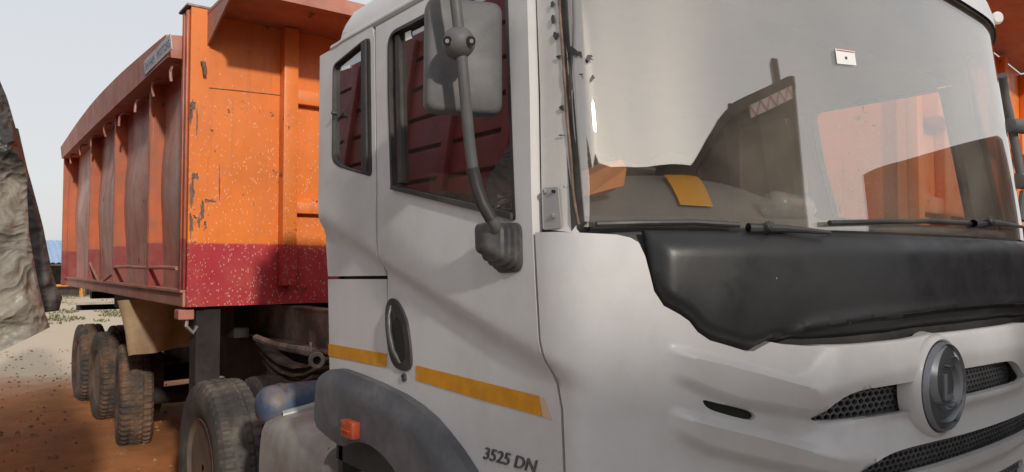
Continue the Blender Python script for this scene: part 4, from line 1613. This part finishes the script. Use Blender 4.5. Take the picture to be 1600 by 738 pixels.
# wheels
def tyre_mesh(name, mat, parent, c, r=0.5, w=0.27, lug=0.013, N=208):
    prof = [(-0.40, 0.56), (-0.46, 0.62), (-0.5, 0.74), (-0.5, 0.82), (-0.47, 0.91), (-0.44, 0.955)]
    prof += [(-0.40, 0.985), (-0.27, 0.997), (-0.20, 0.998), (-0.15, 1.0), (-0.09, 1.0), (-0.05, 1.0)]
    prof = prof + [(-a, b) for a, b in reversed(prof)]
    vs, fs = [], []
    m = len(prof)
    for k in range(N):
        q = 2 * math.pi * k / N
        for i, (a, b) in enumerate(prof):
            rr = r * b
            side = 0 if i < m / 2 else 2
            ph = (k + side) % 4
            ii = min(i, m - 1 - i)
            if 5 <= ii <= 7 and ph >= 2:
                rr -= lug * (1.25 if ii == 5 else 1)
            if ii in (8,):
                rr -= lug * 0.9
            if ii in (9, 10) and (k + 1) % 4 >= 3:
                rr -= lug * 0.7
            vs.append((c[0] + a * w, c[1] + rr * math.cos(q), c[2] + rr * math.sin(q)))
    for k in range(N):
        k2 = (k + 1) % N
        for i in range(m - 1):
            fs.append((k * m + i, k * m + i + 1, k2 * m + i + 1, k2 * m + i))
    return mesh(name, vs, fs, mat, parent, True, None, 25)


def wheel(x, y, z, rot=0.0, near=True, mat='tyre_rubber', r=0.5):
    t = tyre_mesh('wheel', mat, truck, (x, y, z), r)
    s = -1 if near else 1
    mb = MB()
    mb.lathe([(0.10, 0.285), (0.12, 0.28), (0.10, 0.255), (0.05, 0.245), (0.03, 0.21), (0.02, 0.15), (0.05, 0.13), (0.09, 0.10), (0.10, 0.02)], (x, y, z), (s, 0, 0), 36)
    for k in range(10):
        a = k * math.pi / 5
        mb.tube([(x + s * 0.02, y + 0.17 * math.cos(a), z + 0.17 * math.sin(a)), (x + s * 0.05, y + 0.17 * math.cos(a), z + 0.17 * math.sin(a))], 0.014, 6)
    mb.build('rim', 'rim_steel', t, True)
    t.rotation_euler = (0, 0, rot)
    return t


NX = 1.285
w_st1 = wheel(NX, 2.02, 0.5, mat='tyre_grey')
w_st2 = wheel(NX, 4.50, 0.5, mat='tyre_grey')
copy_part(w_st2, truck, (NX + 0.30, 4.50, 0.5))
w_r1 = wheel(NX + 0.02, 7.2, 0.52, r=0.46)
w_r2 = copy_part(w_r1, truck, (NX + 0.03, 8.55, 0.53))
w_r3 = copy_part(w_r1, truck, (NX + 0.01, 9.75, 0.53))
w_r1.rotation_euler = (0, 0, R(-7))
for y in (8.55, 9.75):
    copy_part(w_r1, truck, (NX + 0.34, y, 0.5), (0, 0, 0))
for y in (2.02, 4.5, 7.2, 8.55, 9.75):
    copy_part(w_r1, truck, (3.40, y, 0.5), (0, 0, math.pi))
    MB().tube([(1.36, y, 0.5), (1.7, y, 0.5), (2.1, y, 0.52), (2.25, y, 0.55), (2.4, y, 0.52), (2.9, y, 0.5), (3.3, y, 0.5)], [.07, .08, .09, .17, .09, .08, .07], 12).build('axle', 'chassis_dark', truck, True)
# leaf spring between the front axles and the rails
for k in range(6):
    h = 0.55 - 0.075 * k
    pts = [(1.66, 4.35 + s * h, 1.06 - 0.03 * k - 0.018 * k + 0.10 * s * s * (1 - 0.1 * k)) for s in (-1, -.6, -.2, .2, .6, 1)]
    mb = MB()
    for p, q in zip(pts, pts[1:]):
        mb.prism([(1.61, p[1], p[2]), (1.61, q[1], q[2]), (1.61, q[1], q[2] + 0.016), (1.61, p[1], p[2] + 0.016)], (0.09, 0, 0))
    mb.build('spring_leaf', 'chassis_steel', truck)
# hub ring and stay under the cab
c = at(495, 563, Y=3.05)
mb = MB()
mb.lathe([(-0.04, 0.032), (0.0, 0.036), (0.015, 0.033), (0.015, 0.018), (-0.02, 0.017), (-0.04, 0.017)], c, (-0.3, -0.95, 0.1), 20)
o = mb.build('pivot_bush', 'chassis_steel', truck, True)
MB().tube([c + Vector((0.0, 0.02, 0.03)), at(430, 540, Y=3.9), at(400, 528, Y=4.3)], 0.02, 8).build('stay_rod', 'chassis_steel', truck, True)
MB().tube([at(486, 535, Y=3.2), at(487, 548, Y=3.2)], 0.008, 6).build('grease_nipple', 'bare_metal', truck)
# blue air tank lying across, with fittings
c = at(470, 628, Y=3.4)
mb = MB()
mb.lathe([(-0.21, 0.02), (-0.20, 0.06), (-0.17, 0.088), (-0.13, 0.094), (0.34, 0.094), (0.39, 0.088), (0.43, 0.06)], c, (1, 0.05, 0), 28)
at_ = mb.build('air_tank', 'tank_blue', truck, True, 50)
MB().tube([c + Vector((-0.12, -0.10, -0.04)), c + Vector((-0.02, -0.13, -0.02)), c + Vector((0.2, -0.12, 0.02))], 0.03, 10).build('hose', 'plate_metal', at_, True)
for x in (-0.10, 0.14):
    MB().lathe([(-0.012, 0.098), (0.012, 0.098)], c + Vector((x, 0, 0)), (1, 0.05, 0), 28).build('tank_band', 'chassis_steel', at_, True)
# pale cover with a rounded top behind the front wheel
vs, fs = [], []
sec = chaikin([(0.0, -0.55), (0.0, -0.12), (0.03, -0.02), (0.12, 0.0), (0.45, 0.02), (0.62, 0.02)], 2, closed=False)
A, B = at(412, 668, Y=3.35), at(508, 640, Y=2.62)
L = []
for i in range(11):
    f = i / 10
    base = A.lerp(B, f)
    L.append([Vector((base.x - 0.02 + u, base.y + 0.02 * u, 1.0 + v + 0.02 * math.sin(f * 3) + 0.006 * noise.noise((f * 5, u * 9, 1)))) for u, v in sec])
n = len(sec)
vs = [p for l in L for p in l]
fs = [(i * n + k, i * n + k + 1, (i + 1) * n + k + 1, (i + 1) * n + k) for i in range(10) for k in range(n - 1)]
fs += [tuple(range(n)), tuple(10 * n + k for k in range(n - 1, -1, -1))]
cov = mesh('battery_cover', vs, fs, 'tank_grey', truck, True, None, 50)
for f, u in ((0.35, 0.25), (0.5, 0.3), (0.62, 0.22), (0.45, 0.4), (0.7, 0.42)):
    p = A.lerp(B, f) + Vector((u, 0, 0))
    MB().lathe([(0, 0.012), (0.006, 0.011), (0.012, 0.005)], (p.x, p.y, 1.012), (0, 0, 1), 8).build('bolt', 'chassis_dark', cov)
MB().box(A.x + 0.15, A.x + 0.55, 2.5, 3.3, 0.45, 0.95, bev=0.04).build('battery_box', 'chassis_steel', truck, True)
MB().tube([at(462, 700, Y=2.95), at(466, 720, Y=2.95), at(467, 760, Y=2.95)], 0.014, 8).build('cover_strap', 'bare_metal', cov, True)

# ------------------------------------------------------------------ things lying behind the windscreen
bc = [at(919, 275, Y=1.40), at(971, 249, Y=1.36), at(979, 263, Y=1.33), at(975, 290, Y=1.33), at(920, 305, Y=1.37)]
mb = MB()
mb.prism([bc[0], bc[1], bc[2], bc[3], bc[4]], (0.01, 0.10, 0.0))
mb.prism([at(940, 300, Y=1.39), at(968, 291, Y=1.36), at(958, 299, Y=1.36), at(938, 306, Y=1.38)], (0, 0.03, 0))
tag(mb.build('paper_box', 'box_orange'), 'crumpled orange cardboard box lying on the dashboard behind the windscreen', 'box')
bm_ = MB().tube([at(918, 238, Y=1.62), at(960, 252, Y=1.56), at(1000, 263, Y=1.5), at(1022, 267, Y=1.48)], [0.014, 0.013, 0.011, 0.012], 8)
tag(bm_.build('stick', 'black_plastic', None, True), 'black stick lying on the grey binnacle behind the orange box', 'stick')
yq = [inv(hump, x, y, (1.3, 2.1), (0, 1)) for x, y in ((1037, 281), (1089, 283), (1114, 330), (1063, 327))]
ys_ = panel('sheet', yq, hump, 'sheet_orange', None, 0.015, 0.002, off=0.014, smooth=True)
tag(ys_, 'plain yellow orange paper sheet lying on the grey instrument binnacle', 'paper')
b0 = at(1204, 330, Y=1.16)
prof = [(0, 0.012), (0.004, 0.036), (0.02, 0.040)]
for i in range(9):
    prof += [(0.035 + i * 0.018, 0.041), (0.044 + i * 0.018, 0.0345)]
prof += [(0.2, 0.040), (0.215, 0.036), (0.24, 0.018), (0.255, 0.014)]
bt = thing('water_bottle', 'empty clear ribbed plastic bottle lying along the dashboard', 'bottle', (b0.x, b0.y, 1.80))
MB().lathe(prof, (b0.x, 1.155, 1.841), (0.985, 0.16, 0), 24).build('bottle_body', 'bottle_clear', bt, True, 80)
MB().lathe([(0.253, 0.016), (0.272, 0.016)], (b0.x, 1.155, 1.841), (0.985, 0.16, 0), 16).build('cap', 'sticker_white', bt, True)

# ------------------------------------------------------------------ neighbours
# orange tipper beyond the cab, its front wall facing us
NXL, NXR, NY0, NY1 = 4.3, 7.25, 1.93, 7.2
nb = thing('tipper_truck', 'orange tipper body standing close beyond the white cab on the right', 'truck', (NXL, NY0, 0))
nb.rotation_euler = (0, 0, R(7))
mb = MB()
mb.box(NXL, NXR, NY0, NY0 + 0.05, 1.35, 3.3)
mb.build('front_wall', 'front_wall_paint', nb)
mb = MB()
mb.box(NXL + 0.03, NXL + 0.08, NY0 + 0.05, NY1, 1.35, 3.05)
mb.box(NXR - 0.08, NXR - 0.03, NY0 + 0.05, NY1, 1.35, 3.05)
mb.box(NXL + 0.08, NXR - 0.08, NY0 + 0.05, NY1, 1.35, 1.42)
mb.box(NXL + 0.08, NXR - 0.08, NY1 - 0.05, NY1, 1.42, 3.0)
nbin = mb.build('load_bin', 'front_wall_paint', nb)
for x in (NXL, NXL + 0.5, NXL + 1.3, NXL + 2.1, NXR - 0.1):
    MB().box(x, x + 0.10, NY0 - 0.06, NY0 - 0.001, 1.36, 3.28, bev=0.006).build('front_post', 'front_wall_paint', nb, True)
for z0, z1 in ((2.52, 2.70), (1.98, 2.08)):
    for x0, x1 in ((NXL + 0.102, NXL + 0.498), (NXL + 0.602, NXL + 1.298), (NXL + 1.402, NXL + 2.098), (NXL + 2.202, NXR - 0.102)):
        MB().box(x0, x1, NY0 - (0.14 if z0 > 2.3 else 0.05), NY0 - 0.001, z0, z1, bev=0.008).build('front_rail', 'front_wall_paint', nb, True)
for y in (3.0, 4.3, 5.6, 7.2):
    MB().box(NXL - 0.04, NXL + 0.03, y, y + 0.1, 1.36, 3.0, bev=0.006).build('rib', 'bin_paint', nbin)
MB().box(NXL - 0.05, NXR, NY0 - 0.5, NY0 + 0.0, 3.31, 3.33).build('hood', 'rail_paint', nb)
MB().box(NXL - 0.06, NXL + 0.09, NY0 + 0.06, NY1, 3.05, 3.17).build('top_beam', 'rail_paint', nbin)
mb = MB()
mb.tube([(NXL + .4, NY0 - 0.16, 2.72), (NXL + .28, NY0 - 0.15, 2.74), (NXL + .24, NY0 - 0.15, 2.66), (NXL + .28, NY0 - 0.14, 2.58)], 0.015, 8)
mb.build('hook', 'rail_paint', nb, True)
for x in (NXL + 0.8, NXL + 1.9):
    MB().box(x - 0.05, x + 0.05, 1.5, 7.2, 1.05, 1.34).build('chassis_rail', 'chassis_steel', nb)
for x in (NXL + 0.16, NXR - 0.16):
    for y in (2.6, 5.3, 6.5):
        c = copy_part(w_r1, nb, (x, y, 0.5), (0, 0, 0 if x < 5 else math.pi))

# red lorry alongside the camera's left: seen in the door glass
ly0, ly1, lx = 3.05, 9.4, -0.22
lo = thing('lorry', 'red plank sided lorry half hidden under a tarpaulin at the left edge', 'lorry', (lx - 1.25, 6, 0))
MB().box(lx - 2.4, lx - 0.03, ly0 + 0.2, ly1, 1.15, 1.25).build('lorry_bed', 'chassis_dark', lo)
side = MB().box(lx - 0.06, lx - 0.03, ly0, ly1, 1.25, 3.5).build('side_wall', 'lorry_band', lo)
z = 1.27
k = 0
while z < 3.4:
    h = 0.235
    MB().box(lx - 0.029, lx + 0.0, ly0 + 0.02, ly1 - 0.02, z, z + h - 0.03, bev=0.006).build('plank', 'lorry_red', side)
    z += h
    k += 1
for i, y in enumerate((3.3, 3.95, 4.6, 5.5, 6.5, 7.6, 8.7)):
    MB().box(lx + 0.001, lx + 0.04, y, y + 0.08, 1.2, 3.52, bev=0.006).build('stanchion', 'lorry_red', side)
    zz = 2.2
    mb = MB()
    mb.box(lx + 0.001, lx + 0.03, y + 0.12, y + 0.42, zz, zz + 0.07, bev=0.01)
    mb.lathe([(0, 0.05), (0.03, 0.045), (0.04, 0.02)], (lx + 0.001, y + 0.16, zz + 0.035), (1, 0, 0), 12)
    mb.build('hinge', 'hinge_blue' if i % 2 else 'hinge_dark', side)
for y in (3.9, 7.6, 8.8):
    copy_part(w_r1, lo, (lx - 0.22, y, 0.5), (0, 0, math.pi))
    copy_part(w_r1, lo, (lx - 2.2, y, 0.5), (0, 0, 0))
MB().box(lx - 2.4, lx - 2.37, ly0, ly1, 1.25, 3.0).build('side_wall', 'lorry_red', lo)
for x in (lx - 0.7, lx - 1.7):
    MB().box(x - 0.05, x + 0.05, 3.2, 9.3, 0.9, 1.149).build('chassis_rail', 'chassis_dark', lo)

# its tarpaulin: two crumpled sheets over the tail end


def drape(name, edge, Y, back, xin, mat, parent, seed, amp=0.05, slope=0.45):
    """edge: silhouette pixels from top to bottom; the sheet runs inward (to -X) and curls back over the side"""
    vs, fs = [], []
    nb_, nr = 80, 90
    e = [at(x, y, Y=Y) for x, y in edge]
    zz = sorted((p.z, p.x) for p in e)
    ztop, zbot = zz[-1][0], zz[0][0]
    for j in range(nr + 1):
        z = ztop + (zbot - ztop) * j / nr
        xe = interp(zz, z)
        for i in range(nb_ + 1):
            f = i / nb_
            if f < 0.2:        # the turned side, running back
                g = 1 - f / 0.2
                x = xe - 0.10 * g * g - 0.25 * g
                y = Y + 0.03 + back * g
            else:
                g = ((f - 0.2) / 0.8) ** 2.2
                x = xe - (xe - xin) * g
                y = Y - 0.10 * math.sin(min(1, (xe - x) * 4) * math.pi / 2) + 0.03
            zb = z - min(0.5, slope * (xe - x)) * (j / nr)
            s = min(1.0, abs(f - 0.2) / 0.12) * 0.92 + 0.08
            r1 = 1 - abs(noise.noise((x * 2.2 + seed, y * 2.0, zb * 5.5 + 0.8 * noise.noise((x * 4, seed, zb * 3)))))
            r2 = 1 - abs(noise.noise((x * 8 + zb * 5 + seed, y * 3.0, zb * 7 - x * 4)))
            r3 = 1 - abs(noise.noise((x * 19 - zb * 8, seed, zb * 18 + x * 6)))
            n1 = r1 ** 3 + 0.45 * r2 ** 3 + 0.22 * r3 ** 2
            vs.append(Vector((x - 0.010 * n1 * s, y - amp * n1 * s, zb)))
    n = nb_ + 1
    for j in range(nr):
        for i in range(nb_):
            fs.append((j * n + i, j * n + i + 1, (j + 1) * n + i + 1, (j + 1) * n + i))
    return mesh(name, vs, fs, mat, parent, True)


tp = thing('tarpaulin', 'crumpled tan and grey tarpaulin hanging from the lorry at the left edge', 'tarpaulin', (-0.6, 3.2, 1.3))
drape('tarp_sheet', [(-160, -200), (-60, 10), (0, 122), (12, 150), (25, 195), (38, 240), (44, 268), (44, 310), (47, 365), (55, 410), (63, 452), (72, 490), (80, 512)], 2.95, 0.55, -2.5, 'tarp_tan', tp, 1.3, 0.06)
drape('tarp_flap', [(30, 200), (44, 262), (52, 290), (60, 320), (69, 355), (75, 385), (82, 420), (90, 448), (99, 466), (94, 486)], 3.35, 0.5, -0.4, 'tarp_grey', tp, 4.1, 0.03, 0.06)


# the neighbour's low cab, just out of frame but mirrored in the windscreen
mb = MB()
cabp = [(NXL + 0.06, 0.95, 0.9), (NXL + 0.06, 0.95, 2.40), (NXL + 0.06, 0.80, 2.45), (NXL + 0.06, -1.55, 2.80), (NXL + 0.06, -1.8, 1.75), (NXL + 0.06, -1.85, 0.9)]
mb.prism([Vector(p) for p in cabp], (2.45, 0, 0))
nc = mb.build('cab', 'dark_bin', nb)
MB().prism([(NXL + 0.05, 0.3, 1.8), (NXL + 0.05, 0.3, 2.3), (NXL + 0.05, -1.4, 2.4), (NXL + 0.05, -1.6, 1.8)], (0.008, 0, 0)).build('window_pane', 'door_glass', nc)
MB().prism([(NXL + 0.2, -1.6, 2.6), (NXL + 2.37, -1.6, 2.6), (NXL + 2.37, -1.79, 1.8), (NXL + 0.2, -1.79, 1.8)], (0, -0.006, 0)).build('windscreen', 'door_glass', nc)
MB().box(NXL + 0.05, NXL + 2.52, -1.98, -1.80, 0.5, 0.88, bev=0.03).build('bumper', 'chassis_dark', nb)
for x in (NXL + 0.2, NXR - 0.2):
    copy_part(w_r1, nb, (x, -0.6, 0.5), (0, 0, 0 if x < 5 else math.pi))

# tipper standing behind the photographer, mirrored in the windscreen
bt_ = thing('tipper_truck', 'dark tipper body with a curved top edge mirrored in the windscreen', 'truck', (2.2, -6.3, 0))
BY = -5.0
prof = [(-4.4, 5.1), (-3.0, 4.62), (-1.9, 4.1), (-0.6, 4.2), (0.5, 3.98), (1.35, 3.85), (1.85, 4.15), (2.4, 4.40), (3.1, 4.62), (4.1, 4.85), (4.72, 5.0), (4.94, 5.02), (4.68, 3.4), (4.56, 1.5), (-4.4, 1.5)]  # left end stretched and raised, added so the lower windscreen mirrors dark
bb = MB().prism([Vector((x, BY, z)) for x, z in prof], (0, -2.4, 0)).build('load_bin', 'dark_bin', bt_)
for x in (-4.3, -3.0, -1.5, 0.0, 1.5, 2.6, 3.7):
    zt = interp(prof[:12], x + 0.06) - 0.16
    MB().box(x, x + 0.14, BY + 0.002, BY + 0.10, 1.5, zt).build('rib', 'dark_bin', bb)
ed = [(x, z) for x, z in prof[:12]]
for (xa, za), (xb, zb_) in zip(ed, ed[1:]):
    MB().prism([(xa, BY + 0.002, za), (xb, BY + 0.002, zb_), (xb, BY + 0.002, zb_ - 0.15), (xa, BY + 0.002, za - 0.15)], (0, 0.12, 0)).build('top_beam', 'chassis_dark', bb)
MB().prism([(4.80, BY + 0.002, 4.85), (4.94, BY + 0.002, 5.02), (4.68, BY + 0.002, 3.4), (4.56, BY + 0.002, 1.5), (4.42, BY + 0.002, 1.5), (4.54, BY + 0.002, 3.4)], (0, 0.12, 0)).build('end_post', 'chassis_dark', bb)
MB().box(4.32, 4.52, BY - 0.2, BY - 0.02, 4.9, 5.28).build('stake', 'chassis_dark', bb)
MB().box(2.85, 3.2, BY + 0.0, BY + 0.22, 4.42, 4.58, bev=0.04).build('latch', 'chassis_dark', bb)
tl = [(3.5, 4.42), (4.78, 4.72)]
for k in range(9):
    xa, xb = 3.5 + k * 0.142, 3.5 + (k + 1) * 0.142
    za, zb_ = interp(tl, xa), interp(tl, xb)
    y = BY + 0.123
    up = k % 2
    a, b = ((xa, y, za), (xb, y, zb_)), ((xa, y, za + 0.16), (xb, y, zb_ + 0.16))
    MB().prism([a[0], a[1], b[1], b[0]], (0, 0.003, 0)).build('reflective_tape', 'tape_white', bb)
    p, q = (a[0], b[1]) if up else (b[0], a[1])
    MB().prism([(p[0], y + 0.0035, p[2] - .02), (q[0], y + 0.0035, q[2] - .02), (q[0], y + 0.0035, q[2] + .02), (p[0], y + 0.0035, p[2] + .02)], (0, 0.002, 0)).build('reflective_tape', 'tape_red', bb)
for x in (-3.6, -2.4, 2.2, 3.9):
    copy_part(w_r1, bt_, (x, BY - 0.2, 0.5), (0, 0, math.pi / 2))
    copy_part(w_r1, bt_, (x, BY - 2.2, 0.5), (0, 0, -math.pi / 2))
for y in (BY - 0.8, BY - 1.6):
    MB().box(-4.3, 4.5, y - 0.05, y + 0.05, 1.1, 1.499).build('chassis_rail', 'chassis_dark', bt_)

# ------------------------------------------------------------------ far ground: shed, cart, motorbike
sh = thing('shed', 'low open shed with a pale blue sheet roof far behind the tipper', 'shed', (8, 45, 0))
mb = MB()
zr0, zr1 = 1.75, 3.0
vs, fs = [], []
NN = 120
for i in range(NN + 1):
    x = 1.0 + 16 * i / NN
    d = 0.03 if i % 2 else -0.03
    vs += [(x, 43.5, zr0 + d), (x, 47.5, zr1 + d)]
fs = [(2 * i, 2 * i + 2, 2 * i + 3, 2 * i + 1) for i in range(NN)]
mesh('roof', vs, fs, 'roof_blue', sh)
MB().box(1.2, 16.8, 46.5, 46.7, 0, 1.9).build('wall', 'shed_wall', sh)
for x in (1.3, 3.4, 5.5, 7.6, 9.7, 11.8, 13.9, 16):
    MB().tube([(x, 43.8, 0), (x, 43.8, 1.74)], 0.06, 8).build('post', 'chassis_steel', sh)
MB().box(1.0, 17, 43.45, 43.5, 1.60, 1.70).build('eaves_beam', 'shed_wall', sh)
b = at(101, 464, Z=0.0)
kx = b.y / 34
ct = thing('cart', 'small orange tubular cart frame in front of the blue roofed shed', 'cart', (b.x, b.y, 0))
W = 0.75
for dx, dy in ((-W, -.3), (W, -.3), (-W, .3), (W, .3)):
    MB().tube([(b.x + dx, b.y + dy, 0), (b.x + dx * 0.9, b.y + dy, 0.75)], 0.045, 6).build('leg', 'frame_orange', ct)
MB().box(b.x - W, b.x + W, b.y - .35, b.y + .35, 0.55, 0.64).build('deck', 'frame_orange', ct)
MB().tube([(b.x - W, b.y, 0.6), (b.x - W - 0.15, b.y, 2.0)], 0.05, 6).build('pole', 'frame_orange', ct)

m = at(238, 474, Z=0.0)
mt = thing('motorbike', 'small silver motorbike parked on the grass under the bin', 'motorbike', (m.x, m.y, 0))


def mp(a, z, s=0.0):
    """a: along the bike"""
    return Vector((m.x + a * 0.85 + s * 0.3, m.y + a * 0.5 - s, z))


def torus(c, r, rr, n=20):
    ax = Vector((0.85, 0.5, 0)).normalized()
    return [c + ax * r * math.cos(2 * math.pi * i / n) + UP * r * math.sin(2 * math.pi * i / n) for i in range(n + 1)], rr


for a in (-0.6, 0.6):
    p, rr = torus(mp(a, 0.3), 0.26, 0.05)
    w = MB().tube(p, rr, 8, caps=False).build('wheel', 'chassis_dark', mt, True)
    MB().tube([mp(a, 0.3, -.02), mp(a, 0.3, .02)], 0.2, 14).build('rim', 'bike_silver', w, True)
MB().tube([mp(-0.65, 0.3), mp(-0.45, 0.85), mp(-0.4, 0.98)], 0.045, 8).build('fork', 'bike_silver', mt, True)
MB().tube([mp(-0.4, 0.97, -.33), mp(-0.36, 1.0), mp(-0.4, 0.97, .33)], 0.022, 8).build('handlebar', 'chassis_dark', mt, True)
MB().lathe([(-0.09, 0.05), (0, 0.1), (0.05, 0.1), (0.07, 0.02)], mp(-0.55, 0.84), (-0.85, -0.5, 0), 14).build('headlamp', 'bike_silver', mt, True)
MB().tube([mp(-0.4, 0.78), mp(-0.25, 0.84), mp(-0.02, 0.78)], [0.09, 0.14, 0.10], 12).build('fuel_tank', 'bike_silver', mt, True)
MB().tube([mp(-0.02, 0.78), mp(0.3, 0.76), mp(0.55, 0.8)], [0.08, 0.11, 0.08], 10).build('seat', 'chassis_dark', mt, True)
MB().tube([mp(-0.3, 0.42), mp(-0.05, 0.45), mp(0.15, 0.42)], [0.1, 0.17, 0.1], 10).build('engine', 'bike_silver', mt, True)
MB().tube([mp(0.15, 0.3, -.12), mp(0.45, 0.32, -.14), mp(0.8, 0.4, -.14)], [0.04, 0.06, 0.05], 8).build('exhaust', 'bike_silver', mt, True)
MB().tube([mp(-0.62, 0.6), mp(-0.45, 0.52), mp(-0.9, 0.5)], 0.05, 6).build('front_mudguard', 'bike_silver', mt, True)
# board lying on the dirt by the rear wheel
p = [at(x, y, Z=0.03) for x, y in ((133, 671), (172, 668), (174, 675), (134, 677))]
tag(MB().prism(p, (0, 0, 0.012)).build('board', 'stripe_yellow'), 'small yellow strip lying on the brown dirt beside the rear wheel', 'strip')

# nothing deeper than thing > part > sub-part
for o in list(COL.objects):
    chain = []
    p = o
    while p is not None:
        chain.append(p)
        p = p.parent
    if len(chain) > 3:
        q = chain[-2]
        o.parent = q
        o.location = WORLD_LOC[o] - WORLD_LOC[q]
